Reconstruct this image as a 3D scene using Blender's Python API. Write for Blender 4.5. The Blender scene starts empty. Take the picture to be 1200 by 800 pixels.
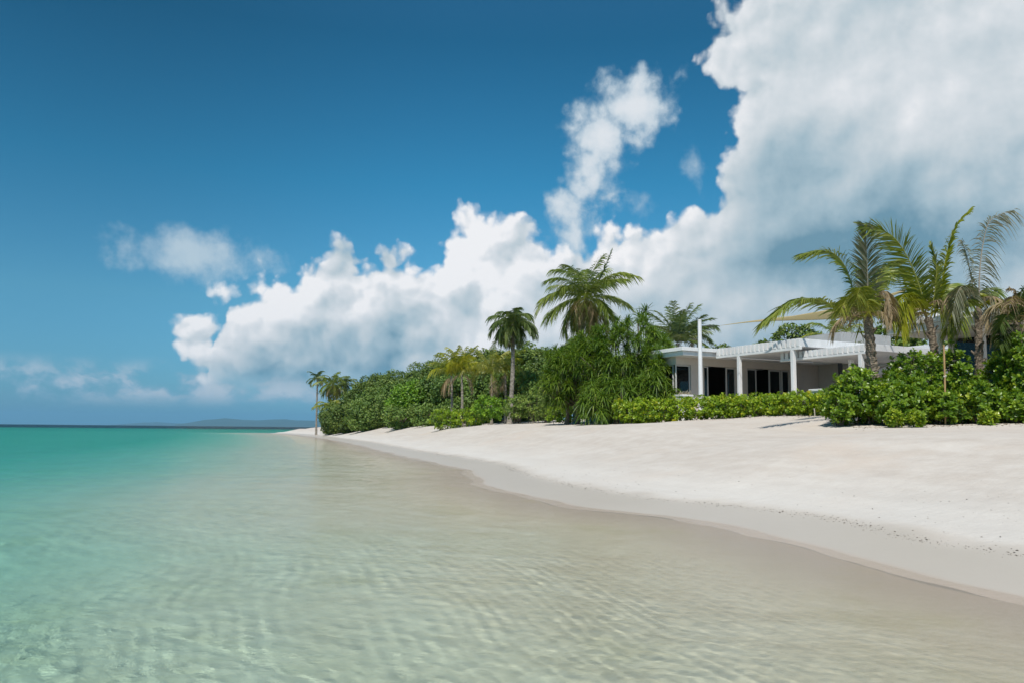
import bpy, bmesh, math, random
import numpy as np
R = math.radians
sc = bpy.context.scene
COL = sc.collection

# ------------------------------------------------------------------ camera, world, sun, exposure
EYE = 1.25                      # metres above the water
LENS_F = 933.333                # focal length in pixels of a 1200 px wide frame (28 mm on 36 mm)
PITCH, ROLL = math.atan(101.6 / LENS_F), R(0.57)
SUN_TO = np.array([-0.14, -0.53, 0.84]); SUN_TO = SUN_TO / np.linalg.norm(SUN_TO)
SUN_EL = math.asin(SUN_TO[2]); SUN_AZ = math.atan2(SUN_TO[0], SUN_TO[1])

from mathutils import Matrix, Vector, Euler
cam_d = bpy.data.cameras.new('camera'); cam = bpy.data.objects.new('camera', cam_d); COL.objects.link(cam)
cam_d.sensor_width = 36; cam_d.lens = 28; cam_d.clip_start = 0.05; cam_d.clip_end = 120000
cam_m = (Matrix.Rotation(math.pi / 2 + PITCH, 4, 'X') @ Matrix.Rotation(ROLL, 4, 'Z'))
cam_m.translation = (0, 0, EYE)
cam.matrix_world = cam_m
sc.camera = cam
CM = np.array(cam_m.to_3x3())

sun_d = bpy.data.lights.new('sun', 'SUN'); sun = bpy.data.objects.new('sun', sun_d); COL.objects.link(sun)
sun_d.energy = 4.5; sun_d.angle = R(0.53); sun_d.color = (1.0, 0.955, 0.89)
sun_d.cycles.is_caustics_light = True
sun.rotation_euler = Vector(SUN_TO.tolist()).to_track_quat('Z', 'Y').to_euler()
sun.location = (-20, -20, 60)

sc.view_settings.view_transform = 'Standard'; sc.view_settings.look = 'None'
sc.view_settings.exposure = 0.0; sc.view_settings.gamma = 1.0; sc.view_settings.use_curve_mapping = False
cy = sc.cycles
cy.use_denoising = True
cy.max_bounces = 7; cy.diffuse_bounces = 3; cy.glossy_bounces = 3; cy.transmission_bounces = 5
cy.transparent_max_bounces = 8; cy.volume_bounces = 0
cy.caustics_refractive = True; cy.caustics_reflective = False
cy.sample_clamp_indirect = 6.0; cy.sample_clamp_direct = 0.0
cy.use_adaptive_sampling = True; cy.adaptive_threshold = 0.02


class Nodes:
    """Small helper for writing node trees as expressions."""
    def __init__(self, tree):
        self.t = tree
    def new(self, kind, **kw):
        n = self.t.nodes.new(kind)
        for k, v in kw.items(): setattr(n, k, v)
        return n
    def put(self, sock, v):
        if v is None: return
        if isinstance(v, bpy.types.NodeSocket): self.t.links.new(v, sock)
        elif isinstance(v, (tuple, list)):
            v = tuple(v)
            if sock.type == 'RGBA' and len(v) == 3: v = v + (1.0,)
            sock.default_value = v
        else: sock.default_value = v
    def m(self, op, a, b=None, c=None, clamp=False):
        n = self.new('ShaderNodeMath', operation=op, use_clamp=clamp)
        self.put(n.inputs[0], a); self.put(n.inputs[1], b); self.put(n.inputs[2], c)
        return n.outputs[0]
    def add(self, a, b): return self.m('ADD', a, b)
    def sub(self, a, b): return self.m('SUBTRACT', a, b)
    def mul(self, a, b): return self.m('MULTIPLY', a, b)
    def mx(self, a, b): return self.m('MAXIMUM', a, b)
    def mn(self, a, b): return self.m('MINIMUM', a, b)
    def ss(self, x, a, b, lo=0.0, hi=1.0, kind='SMOOTHSTEP'):
        n = self.new('ShaderNodeMapRange', interpolation_type=kind)
        self.put(n.inputs['Value'], x); self.put(n.inputs['From Min'], a); self.put(n.inputs['From Max'], b)
        self.put(n.inputs['To Min'], lo); self.put(n.inputs['To Max'], hi)
        return n.outputs['Result']
    def mix(self, f, a, b, mode='MIX'):
        n = self.new('ShaderNodeMix', data_type='RGBA', blend_type=mode)
        self.put(n.inputs[0], f); self.put(n.inputs[6], a); self.put(n.inputs[7], b)
        return n.outputs[2]
    def noise(self, vec, scale, detail=4, rough=0.5, dist=0.0, dims='3D', out='Fac', norm=True):
        n = self.new('ShaderNodeTexNoise', noise_dimensions=dims)
        n.normalize = norm
        self.put(n.inputs['Vector'], vec); self.put(n.inputs['Scale'], scale); self.put(n.inputs['Detail'], detail)
        self.put(n.inputs['Roughness'], rough); self.put(n.inputs['Distortion'], dist)
        return n.outputs[out]
    def vec(self, x, y, z=0.0):
        n = self.new('ShaderNodeCombineXYZ')
        self.put(n.inputs[0], x); self.put(n.inputs[1], y); self.put(n.inputs[2], z)
        return n.outputs[0]
    def vm(self, op, a, b=None, s=None):
        n = self.new('ShaderNodeVectorMath', operation=op)
        self.put(n.inputs[0], a); self.put(n.inputs[1], b)
        if s is not None: self.put(n.inputs['Scale'], s)
        return n.outputs['Value'] if op in ('LENGTH', 'DOT_PRODUCT', 'DISTANCE') else n.outputs[0]
    def ramp(self, f, stops):
        n = self.new('ShaderNodeValToRGB')
        cr = n.color_ramp
        while len(cr.elements) < len(stops): cr.elements.new(0.5)
        for e, (p, c) in zip(cr.elements, stops):
            e.position = p; e.color = tuple(c) + (1.0,) if len(c) == 3 else tuple(c)
        self.put(n.inputs[0], f)
        return n.outputs[0]
    def attr(self, name, out='Fac'):
        n = self.new('ShaderNodeAttribute', attribute_name=name)
        return n.outputs[out]
    def bump(self, h, strength, dist=0.1, normal=None):
        n = self.new('ShaderNodeBump')
        self.put(n.inputs['Height'], h); self.put(n.inputs['Strength'], strength); self.put(n.inputs['Distance'], dist)
        if normal is not None: self.put(n.inputs['Normal'], normal)
        return n.outputs[0]
    def curve(self, x, pts):
        """pts in 0..1 x 0..1"""
        n = self.new('ShaderNodeFloatCurve')
        c = n.mapping.curves[0]
        n.mapping.use_clip = True
        while len(c.points) < len(pts): c.points.new(0.5, 0.5)
        for p, (a, b) in zip(c.points, sorted(pts)):
            p.location = (a, b); p.handle_type = 'AUTO_CLAMPED'
        n.mapping.update()
        self.put(n.inputs['Value'], x)
        return n.outputs[0]


def srgb(r, g, b):
    f = lambda c: c / 12.92 if c <= 0.04045 else ((c + 0.055) / 1.055) ** 2.4
    return (f(r / 255), f(g / 255), f(b / 255))


# ---- the sky: Nishita daylight with cumulus clouds by direction (azimuth u, elevation v, radians)
world = bpy.data.worlds.new('World'); sc.world = world; world.use_nodes = True
world.cycles.sampling_method = 'MANUAL'; world.cycles.sample_map_resolution = 512
wt = world.node_tree; wt.nodes.clear(); N = Nodes(wt)
w_out = N.new('ShaderNodeOutputWorld'); w_bg = N.new('ShaderNodeBackground')
SKY_S = 0.10
w_bg.inputs['Strength'].default_value = SKY_S
wt.links.new(w_bg.outputs[0], w_out.inputs[0])
sky = N.new('ShaderNodeTexSky', sky_type='NISHITA', sun_disc=False, sun_elevation=SUN_EL, sun_rotation=SUN_AZ % (2 * math.pi),
            altitude=0.0, air_density=1.25, dust_density=0.35, ozone_density=3.0)
geo = N.new('ShaderNodeTexCoord')
sep = N.new('ShaderNodeSeparateXYZ'); wt.links.new(geo.outputs['Generated'], sep.inputs[0])
dx, dy, dz = sep.outputs
u = N.m('ARCTAN2', dx, dy)
v = N.m('ARCSINE', dz)


def uv_of(x, y):
    """direction (u, v) of a point of the 1200 x 800 photograph"""
    d = CM @ np.array([(x - 600) / LENS_F, -(y - 400) / LENS_F, -1.0]); d = d / np.linalg.norm(d)
    return math.atan2(d[0], d[1]), math.asin(d[2])


P0 = N.vec(u, v)
wn = N.new('ShaderNodeTexNoise', noise_dimensions='2D'); N.put(wn.inputs['Vector'], P0)
wn.inputs['Scale'].default_value = 9.0; wn.inputs['Detail'].default_value = 5.0; wn.inputs['Roughness'].default_value = 0.56
warp = N.vm('SCALE', N.vm('SUBTRACT', wn.outputs['Color'], (0.5, 0.5, 0.5)), s=0.040)
P = N.vm('ADD', P0, warp)
ps = N.new('ShaderNodeSeparateXYZ'); wt.links.new(P, ps.inputs[0])
pu, pv = ps.outputs[0], ps.outputs[1]
# top edge of the cloud bank as a curve over azimuth: u -1.2..1.2 -> 0..1, v 0..0.8 -> 0..1
top_px = [(150, 493), (200, 489), (228, 470), (246, 440), (254, 380), (270, 336), (300, 322), (335, 318), (360, 312), (385, 292), (406, 284),
          (438, 294), (470, 288), (500, 298), (520, 276), (540, 252), (575, 246), (610, 256), (640, 272), (670, 280), (700, 268), (760, 254),
          (800, 244), (830, 222), (852, 184), (878, 116), (900, 36), (925, -70), (1000, -100), (1200, -60)]
def cu(x, y):
    a, b = uv_of(x, y); return ((a + 1.2) / 2.4, b / 0.8)
pts = [(0.0, 0.05), (0.06, 0.10), (0.12, 0.06), (0.17, 0.045)] + [cu(*q) for q in top_px] + [(0.86, 0.55), (0.94, 0.25), (1.0, 0.1)]
vtop = N.mul(N.curve(N.mul(N.add(pu, 1.2), 1 / 2.4), pts), 0.8)
sd = N.sub(vtop, pv)                                   # > 0 inside the bank
# steep flanks make vertical distance misleading: cap it
def blob(x, y, rx, ry, rot=0.0):
    a, b = uv_of(x, y); rx /= LENS_F; ry /= LENS_F
    qx, qy = N.sub(pu, a), N.sub(pv, b)
    if rot:
        c, s = math.cos(rot), math.sin(rot)
        qx, qy = N.add(N.mul(qx, c), N.mul(qy, s)), N.sub(N.mul(qy, c), N.mul(qx, s))
    d = N.vm('LENGTH', N.vec(N.mul(qx, 1 / rx), N.mul(qy, 1 / ry)))
    return N.mul(N.sub(1.0, d), min(rx, ry))
wisp = None
for b in [(742, 124, 60, 50, 0.3), (704, 160, 60, 54), (690, 210, 40, 52, 0.3), (664, 262, 44, 50, 0.4), (688, 190, 48, 46), (730, 160, 40, 36)]:
    k = blob(*b); wisp = k if wisp is None else N.mx(wisp, k)
crown = None
for b in [(884, 56, 64, 64), (898, 130, 50, 54), (885, 185, 42, 46), (856, 222, 34, 32), (812, 252, 36, 26), (560, 268, 48, 38), (600, 276, 48, 36), (532, 296, 34, 30),
          (408, 304, 40, 30), (368, 326, 38, 28), (462, 304, 34, 26), (290, 346, 46, 34), (238, 388, 42, 32), (234, 404, 30, 26), (250, 428, 30, 26), (270, 448, 34, 28), (300, 456, 40, 26), (720, 288, 54, 30)]:
    k = blob(*b); crown = k if crown is None else N.mx(crown, k)
tuft = N.mx(blob(815, 204, 13, 20), blob(745, 240, 15, 9))
small = blob(226, 299, 64, 20)

def billow(vec):
    n = N.new('ShaderNodeTexVoronoi', voronoi_dimensions='2D', feature='SMOOTH_F1')
    N.put(n.inputs['Vector'], vec); n.inputs['Scale'].default_value = 21.0; n.inputs['Detail'].default_value = 2.2
    n.inputs['Roughness'].default_value = 0.55; n.inputs['Smoothness'].default_value = 0.5
    return n.outputs['Distance']
b0 = billow(P)
b1 = billow(N.vm('ADD', P, (-0.008, 0.012, 0.0)))
fine = N.noise(P0, 42.0, 5, 0.6, dims='2D')
puff = N.add(N.mul(N.sub(0.43, b0), 0.036), N.mul(N.sub(fine, 0.5), 0.014))
bank_sd = N.add(N.mx(N.mn(sd, 0.5), crown), puff)
soft_n = N.mul(N.sub(N.noise(P0, 26.0, 6, 0.62, dims='2D'), 0.5), 0.085)
wisp_sd = N.add(N.add(wisp, N.mul(puff, 0.8)), N.mul(soft_n, 0.55))
tuft_sd = N.add(N.mx(tuft, N.add(small, 0.006)), N.add(N.mul(soft_n, 0.45), N.mul(puff, 0.35)))
lo_n = N.noise(N.vm('MULTIPLY', P, (1.0, 1.7, 1.0)), 13.0, 6, 0.58, dims='2D')
a_bank = N.ss(bank_sd, -0.004, 0.013)
a_wisp = N.mul(N.ss(wisp_sd, -0.008, 0.026), 0.94)
a_tuft = N.mul(N.ss(tuft_sd, -0.012, 0.022), 0.74)
# low pale band of distant cumulus on the horizon
a_low = N.mul(N.mul(N.ss(lo_n, 0.40, 0.56), N.ss(v, 0.080, 0.048)), N.ss(v, 0.016, 0.04))
a_low = N.mul(a_low, 0.85)
# light and shade of the bank: sunlit rim and puffs, grey body, dark flat base to the right
r0 = N.noise(P0, 9.0, 5, 0.54, 0.0, dims='2D'); r1 = N.noise(N.vm('ADD', P0, (-0.010, 0.014, 0.0)), 9.0, 5, 0.54, 0.0, dims='2D')
def big_b(vec):
    n = N.new('ShaderNodeTexVoronoi', voronoi_dimensions='2D', feature='SMOOTH_F1')
    N.put(n.inputs['Vector'], vec); n.inputs['Scale'].default_value = 9.5; n.inputs['Detail'].default_value = 1.0; n.inputs['Smoothness'].default_value = 0.9
    return n.outputs['Distance']
lump = N.sub(big_b(N.vm('ADD', P, (-0.022, 0.026, 0.0))), big_b(P))
grad = N.add(N.mul(lump, N.ss(u, 0.16, -0.02, 0.15, 0.62)), N.add(N.mul(N.mul(N.sub(b1, b0), N.ss(N.add(bank_sd, N.mul(N.mx(u, 0.0), 0.30)), 0.24, 0.01)), 0.50), N.mul(N.sub(r0, r1), 0.85)))
rim = N.ss(bank_sd, 0.13, 0.0)
body_n = N.noise(P0, 4.6, 5, 0.55, 0.0, dims='2D')
right = N.ss(u, 0.02, 0.26)
lit = N.add(N.add(N.mul(rim, 0.24), N.mul(N.sub(body_n, 0.5), 0.55)), grad)
lit = N.add(lit, N.ss(right, 0, 1, 0.60, 0.43))
def patch(x, y, rx, ry, k):
    global lit
    a, b = uv_of(x, y)
    d = N.vm('LENGTH', N.vec(N.mul(N.sub(pu, a), LENS_F / rx), N.mul(N.sub(pv, b), LENS_F / ry)))
    lit = N.add(lit, N.mul(N.ss(d, 1.0, 0.0), k))
patch(570, 310, 110, 120, 0.30); patch(1050, 90, 180, 110, 0.33); patch(290, 350, 110, 60, 0.18); patch(450, 395, 90, 90, -0.24); patch(350, 430, 110, 60, -0.18)
patch(800, 300, 170, 70, 0.32); patch(960, 305, 280, 80, -0.48); patch(1090, 240, 200, 110, -0.22); patch(940, 352, 130, 30, 0.30)
patch(1180, 330, 120, 60, 0.10); patch(400, 450, 260, 70, -0.30); patch(960, 180, 110, 90, -0.12)
cl = N.ramp(lit, [(0.0, srgb(112, 150, 170)), (0.30, srgb(166, 189, 201)), (0.58, srgb(203, 213, 219)), (0.80, srgb(226, 230, 234)), (1.0, srgb(250, 249, 250))])
S = 1.0 / SKY_S
def em(c): return N.vm('SCALE', c, s=S)
skyg = N.ramp(N.mul(v, 1 / 1.2), [(0.0, (0.21, 0.50, 0.98)), (0.045, (0.24, 0.58, 0.92)), (0.125, (0.28, 0.66, 0.83)), (0.25, (0.135, 0.58, 0.72)), (0.39, (0.085, 0.42, 0.525)), (0.7, (0.30, 0.56, 0.66))])
skyc = N.vm('SCALE', N.mix(1.0, sky.outputs[0], skyg, 'MULTIPLY'), s=N.ss(u, -0.55, -0.02, 1.0, 1.30))
# distant low cumulus mixed over the clear sky
col = N.mix(N.mul(a_low, 1.0), skyc, em(N.mix(N.ss(lo_n, 0.46, 0.66), srgb(146, 182, 203) + (1,), srgb(204, 213, 224) + (1,))))
col = N.mix(a_tuft, col, em(srgb(206, 220, 228)))
col = N.mix(a_wisp, col, em(N.mix(N.ss(wisp_sd, -0.01, 0.05), srgb(170, 196, 212) + (1,), srgb(232, 236, 240) + (1,))))
low_fade = N.mx(N.mul(N.ss(v, 0.022, 0.078), 0.97), N.mul(N.ss(u, -0.22, 0.10), N.ss(v, 0.0, 0.06, 0.35, 1.0)))
col = N.mix(N.mul(a_bank, low_fade), col, em(cl))
wt.links.new(col, w_bg.inputs['Color'])


# ------------------------------------------------------------------ helpers
def ray(x, y):
    d = CM @ np.array([(x - 600) / LENS_F, -(y - 400) / LENS_F, -1.0]); return d
def at_Y(x, y, Y):
    d = ray(x, y); t = Y / d[1]; return np.array([d[0] * t, Y, EYE + d[2] * t])
def Xat(x, Y): return at_Y(x, 480, Y)[0]
def Zat(x, y, Y): return at_Y(x, y, Y)[2]
def at_z(x, y, z):
    d = ray(x, y); t = (z - EYE) / d[2]; return np.array([d[0] * t, d[1] * t, z])

def set_props(o, label=None, cat=None, group=None, kind=None):
    if label: o['label'] = label
    if cat: o['category'] = cat
    if group: o['group'] = group
    if kind: o['kind'] = kind
    return o

def mesh_np(name, V, F, mat, parent=None, smooth=False, tone=None, mats=None, mat_idx=None):
    """one mesh object from numpy arrays; F is (n,3) or (n,4) or a list of such arrays"""
    me = bpy.data.meshes.new(name)
    Fs = F if isinstance(F, list) else [F]
    Fs = [f for f in Fs if len(f)]
    V = np.asarray(V, dtype=np.float32)
    me.vertices.add(len(V)); me.vertices.foreach_set('co', V.ravel())
    nl = sum(f.size for f in Fs); npoly = sum(len(f) for f in Fs)
    me.loops.add(nl); me.polygons.add(npoly)
    li = np.concatenate([f.ravel() for f in Fs]).astype(np.int32)
    tot = np.concatenate([np.full(len(f), f.shape[1], dtype=np.int32) for f in Fs])
    st = np.concatenate([[0], np.cumsum(tot)[:-1]]).astype(np.int32)
    me.loops.foreach_set('vertex_index', li)
    me.polygons.foreach_set('loop_start', st); me.polygons.foreach_set('loop_total', tot)
    me.polygons.foreach_set('use_smooth', np.full(npoly, smooth, dtype=bool))
    if mats:
        for q in mats: me.materials.append(q)
        if mat_idx is not None: me.polygons.foreach_set('material_index', np.asarray(mat_idx, dtype=np.int32))
    elif mat is not None: me.materials.append(mat)
    if tone is not None:
        a = me.attributes.new('tone', 'FLOAT', 'FACE'); a.data.foreach_set('value', np.asarray(tone, dtype=np.float32))
    me.update(calc_edges=True); me.validate()
    o = bpy.data.objects.new(name, me); COL.objects.link(o)
    if parent is not None: o.parent = parent
    return o

def hash2(ix, iy, seed):
    h = (ix.astype(np.int64) * 374761393 + iy.astype(np.int64) * 668265263 + seed * 974634947) & 0x7fffffff
    h = ((h ^ (h >> 13)) * 1274126177) & 0x7fffffff
    return ((h ^ (h >> 16)) & 0xffff) / 65535.0
def vnoise(x, y, seed=0):
    ix, iy = np.floor(x), np.floor(y); fx, fy = x - ix, y - iy
    fx = fx * fx * (3 - 2 * fx); fy = fy * fy * (3 - 2 * fy)
    a = hash2(ix, iy, seed); b = hash2(ix + 1, iy, seed); c = hash2(ix, iy + 1, seed); d = hash2(ix + 1, iy + 1, seed)
    return (a * (1 - fx) + b * fx) * (1 - fy) + (c * (1 - fx) + d * fx) * fy - 0.5
def fbm(x, y, oct=4, seed=0, gain=0.5):
    s, a, f = 0, 1.0, 1.0
    for k in range(oct):
        s = s + a * vnoise(x * f + 17.3 * k, y * f - 9.1 * k, seed + k); a *= gain; f *= 2.03
    return s
def sstep(x, a, b):
    t = np.clip((x - a) / (b - a), 0, 1); return t * t * (3 - 2 * t)

# ------------------------------------------------------------------ shoreline and terrain height
shore = [(30, -25), (12, -9), (6.0, 0), (4.75, 4.2), (4.0, 6.35), (3.72, 7.0), (3.42, 8.0), (3.2, 9.1), (2.95, 10.6), (2.45, 11.6), (1.75, 12.3), (0.95, 13.7), (0.05, 16.0),
         (-0.65, 18.9), (-0.98, 21.4), (-1.2, 23.8), (-2.1, 26.9), (-3.2, 30.9), (-6.4, 41.0), (-11.2, 58.0), (-17.0, 76.0), (-23.5, 96.0), (-33, 122), (-41.5, 137),
         (-41, 141), (-34, 143), (-20, 150), (20, 165), (90, 180), (220, 160), (300, 60), (260, -80), (80, -60)]
def catmull(p, n=8):
    p = np.array(p, float); m = len(p); out = []
    for i in range(m):
        a, b, c, d = p[(i - 1) % m], p[i], p[(i + 1) % m], p[(i + 2) % m]
        for t in np.arange(n) / n:
            out.append(0.5 * ((2 * b) + (-a + c) * t + (2 * a - 5 * b + 4 * c - d) * t * t + (-a + 3 * b - 3 * c + d) * t ** 3))
    return np.array(out)
SH = catmull(shore)
def shore_dist(X, Y):
    """signed distance to the shoreline, positive on land"""
    shp = X.shape; q = np.stack([X.ravel(), Y.ravel()], 1); D = np.full(len(q), 1e9); ins = np.zeros(len(q), bool)
    A, B = SH, np.roll(SH, -1, 0)
    for a, b in zip(A, B):
        e = b - a; w = q - a; t = np.clip((w @ e) / (e @ e), 0, 1)
        D = np.minimum(D, np.hypot(w[:, 0] - e[0] * t, w[:, 1] - e[1] * t))
        cnd = (a[1] > q[:, 1]) != (b[1] > q[:, 1])
        if cnd.any():
            xi = a[0] + (q[:, 1] - a[1]) / (b[1] - a[1] + 1e-12) * e[0]
            ins ^= cnd & (q[:, 0] < xi)
    return np.where(ins, D, -D).reshape(shp)
EARTH = 2 * 6.371e6
def land_z(d, X, Y, detail=True):
    r2 = X * X + Y * Y; r = np.sqrt(r2)
    dl = np.maximum(d, 0)
    up = 0.10 * np.minimum(dl, 6) + 0.028 * np.clip(dl - 6, 0, 12) + 0.80 * sstep(dl, 0.7, 7.5) + 0.20 * sstep(dl, 7, 13)
    w = np.maximum(-d, 0)
    dn = -(0.065 * np.minimum(w, 4) + 0.11 * np.clip(w - 4, 0, 2.6) + 0.27 * np.clip(w - 6.6, 0, 9) + 0.018 * np.clip(w - 16, 0, 60) + 0.05 * np.clip(w - 120, 0, 220))
    z = np.where(d >= 0, up, dn)
    if detail:
        big = fbm(X / 5.0, Y / 5.0, 3, 3) * 0.16 * sstep(dl, 2.0, 7.0)
        lump = fbm(X / 0.55, Y / 0.55, 3, 11) * 0.020 * sstep(dl, 1.1, 2.6) * np.exp(-r / 60)
        edge = fbm(X / 2.2, Y / 2.2, 2, 21) * 0.030 * sstep(np.abs(d), 3.0, 0.0)
        bar = fbm(X / 14.0, Y / 22.0, 3, 31) * 0.35 * sstep(w, 8.0, 30.0) + fbm(X / 2.2, Y / 2.2, 3, 41) * 0.05 * sstep(w, 1, 5)
        z = np.where(d > 0, z * (1 - 0.17 * sstep(Y, 27, 19) * (d > 0) - 0.12 * sstep(Y, 72, 95)), z)
        z = z + big + lump + edge + bar
    return z - r2 / EARTH
def ground(x, y):
    X, Y = np.array([float(x)]), np.array([float(y)])
    return float(land_z(shore_dist(X, Y), X, Y)[0])

def polar(rs, th):
    RR, T = np.meshgrid(rs, th, indexing='ij'); X = RR * np.sin(T); Y = RR * np.cos(T)
    n, m = X.shape; i = np.arange(n - 1)[:, None] * m + np.arange(m - 1)[None]
    F = np.stack([i, i + 1, i + m + 1, i + m], -1).reshape(-1, 4)
    return RR, X, Y, F
def geo_range(a, b, ratio): return a * ratio ** np.arange(int(math.log(b / a) / math.log(ratio)) + 1)

def shore_dist_grid(X, Y, k=4):
    n, m = X.shape
    ii = np.unique(np.r_[np.arange(0, n, k), n - 1]); jj = np.unique(np.r_[np.arange(0, m, k), m - 1])
    d = shore_dist(X[np.ix_(ii, jj)], Y[np.ix_(ii, jj)])
    t = np.stack([np.interp(np.arange(m), jj, row) for row in d])
    return np.stack([np.interp(np.arange(n), ii, t[:, c]) for c in range(m)], 1)
front = np.radians(np.linspace(-42, 42, 430))
side = np.radians(np.concatenate([np.linspace(42, 318, 70)[1:-1]]))
TH = np.concatenate([front, side, [front[0] + 2 * math.pi]])
rs = np.concatenate([[0.02, 0.3, 0.8, 1.4], geo_range(2.0, 60, 1.0085), geo_range(60.6, 400, 1.02), geo_range(420, 23000, 1.12)])
RR, X, Y, F = polar(rs, TH)
D = shore_dist(X, Y); Z = land_z(D, X, Y)
sandO = mesh_np('ground', np.stack([X, Y, Z], -1).reshape(-1, 3), F, None, smooth=True)
at = sandO.data.attributes.new('shore', 'FLOAT', 'POINT'); at.data.foreach_set('value', np.clip(D, -400, 60).astype(np.float32).ravel())
set_props(sandO, 'pale coral sand beach rising from the clear water to the hedges', 'beach', kind='structure')
sandO.cycles.is_caustics_receiver = True

m = bpy.data.materials.new('coral_sand'); m.use_nodes = True; nt = m.node_tree; N = Nodes(nt); bs = nt.nodes['Principled BSDF']
g = N.new('ShaderNodeNewGeometry'); pos = g.outputs['Position']
sh = N.attr('shore')
wig = N.noise(pos, 0.9, 4, 0.55)
shw = N.add(sh, N.mul(N.sub(wig, 0.5), 0.8))
dry = N.ss(shw, 1.0, 1.7)
far = N.ss(shw, 4.0, 12.0)
ps_ = N.new('ShaderNodeSeparateXYZ'); nt.links.new(pos, ps_.inputs[0])
streak = N.noise(N.vec(N.mul(sh, 1.5), N.mul(ps_.outputs[1], 0.22), 0.0), 1.0, 6, 0.62)
n1 = N.add(N.mul(N.noise(pos, 2.3, 6, 0.62), 0.5), N.mul(streak, 0.5)); n2 = N.noise(pos, 0.35, 5, 0.6); n3 = N.noise(pos, 60.0, 3, 0.7)
c_dry = N.mix(N.ss(n1, 0.32, 0.7), (0.50, 0.445, 0.385), (0.60, 0.555, 0.495))
c_dry = N.mix(N.mul(N.ss(n2, 0.5, 0.68), 0.55), c_dry, (0.56, 0.475, 0.395))
c_dry = N.mix(N.mul(N.mul(N.ss(shw, 4.2, 1.6), dry), 0.7), c_dry, N.mix(streak, (0.55, 0.53, 0.49), (0.66, 0.63, 0.575)))
c_dry = N.mix(N.mul(far, 0.35), c_dry, (0.60, 0.52, 0.445))
c_dry = N.mix(N.mul(N.ss(n3, 0.60, 0.75), 0.30), c_dry, (0.30, 0.26, 0.22))
c_wet = N.mix(n1, (0.455, 0.415, 0.355), (0.49, 0.445, 0.385))
c_sub = N.mix(N.ss(n1, 0.3, 0.7), (0.78, 0.63, 0.465), (0.88, 0.735, 0.56))  # underwater sand, colour lightened to make up for sunlight lost through the surface
c_sub = N.mix(N.ss(sh, -2.2, -0.2), c_sub, (0.63, 0.52, 0.42))
c_sub = N.mix(N.mul(N.ss(N.noise(pos, 0.55, 4, 0.6), 0.52, 0.7), 0.35), c_sub, (0.64, 0.53, 0.32))
c_film = N.mix(n1, (0.44, 0.375, 0.315), (0.49, 0.42, 0.35))  # sand colour darkened to match the dimmer light under the refracting water
z_ = ps_.outputs[2]
c_lo = N.mix(N.ss(z_, -0.021, -0.016), c_sub, c_film)
c = N.mix(N.m('MULTIPLY', N.ss(z_, -0.002, 0.010), N.ss(sh, -3.0, -1.5)), c_lo, N.mix(dry, c_wet, c_dry))
# deep water's dark teal is put into the bottom colour beyond the drop-off
c = N.mix(N.ss(sh, -185, -235), c, (0.010, 0.045, 0.05))
N.put(bs.inputs['Base Color'], c)
N.put(bs.inputs['Roughness'], N.ss(dry, 0, 1, 0.42, 0.95))
bs.inputs['Specular IOR Level'].default_value = 0.12
h = N.add(N.mul(N.noise(pos, 7.0, 6, 0.65), 0.06), N.mul(n3, 0.006))
N.put(bs.inputs['Normal'], N.bump(h, N.ss(dry, 0, 1, 0.08, 0.42), 1.0))
sandO.data.materials.append(m)

# ------------------------------------------------------------------ the sea
fr = np.linspace(-36, 36, 860)
THw = np.radians(np.concatenate([fr, np.linspace(36, 324, 48)[1:]]))
rw = np.concatenate([[0.05, 0.6, 1.2], geo_range(2.2, 15, 1.0036), geo_range(15.08, 60, 1.0065), geo_range(60.6, 400, 1.016), geo_range(410, 23000, 1.08)])
RR, X, Y, F = polar(rw, THw)
D = shore_dist_grid(X, Y); LZ = land_z(D, X, Y, True) + RR ** 2 / EARTH
rng = np.random.RandomState(7)
Z = np.zeros_like(X)
cell = np.maximum(np.gradient(rw)[:, None] * np.ones_like(X), RR * 0.00147)
wvx = fbm(X / 3.0, Y / 3.0, 2, 61) * 0.5; wvy = fbm(X / 3.0, Y / 3.0, 2, 67) * 0.5
for i in range(110):
    lam = 10 ** rng.uniform(-1.12, 0.12)
    a = rng.normal(-1.95, 0.65)                        # towards the beach, wide spread
    k = 2 * math.pi / lam
    amp = 0.00092 * lam ** 0.82 * rng.uniform(0.6, 1.4) * (1.0 + 0.5 * max(0.0, 1 - abs(math.log10(lam) + 0.85) / 0.35))
    fade = np.clip((lam / cell - 2.6) / 2.0, 0, 1)
    Z += amp * fade * np.sin(k * ((X + wvx) * math.cos(a) + (Y + wvy) * math.sin(a)) + rng.uniform(0, 6.28))
# small swash waves running up parallel to the beach
sw = np.zeros_like(X)
for lam, am in ((0.62, 0.004), (0.95, 0.006), (1.7, 0.009)):
    ph = 2 * math.pi * (D + fbm(X / 4, Y / 4, 3, int(lam * 50)) * 1.6) / lam
    fade = np.clip((lam / cell - 3.0) / 3.0, 0, 1)
    sw += am * fade * (np.exp(np.sin(ph) - 1) - 0.45) * sstep(-D, 7.0, 0.8) * (0.5 + fbm(X / 2.5, Y / 2.5, 2, 77) * 1.4)
shallow = 0.25 + 0.75 * sstep(-LZ, 0.0, 0.14)
patchy = np.maximum(0.25, 0.66 + 0.8 * fbm(X / 3.6, Y / 3.6, 3, 91)) * (1 - 0.35 * sstep(-LZ, 0.35, 0.9))
Z = (Z * patchy * shallow + sw) - RR ** 2 / EARTH
keep = (D < 1.6)
fk = keep.ravel()[F].any(1)
seaO = mesh_np('water', np.stack([X, Y, Z], -1).reshape(-1, 3), F[fk], None, smooth=True)
dep = np.clip(-LZ, 0, 14)
at = seaO.data.attributes.new('depth', 'FLOAT', 'POINT'); at.data.foreach_set('value', dep.astype(np.float32).ravel())
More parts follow.
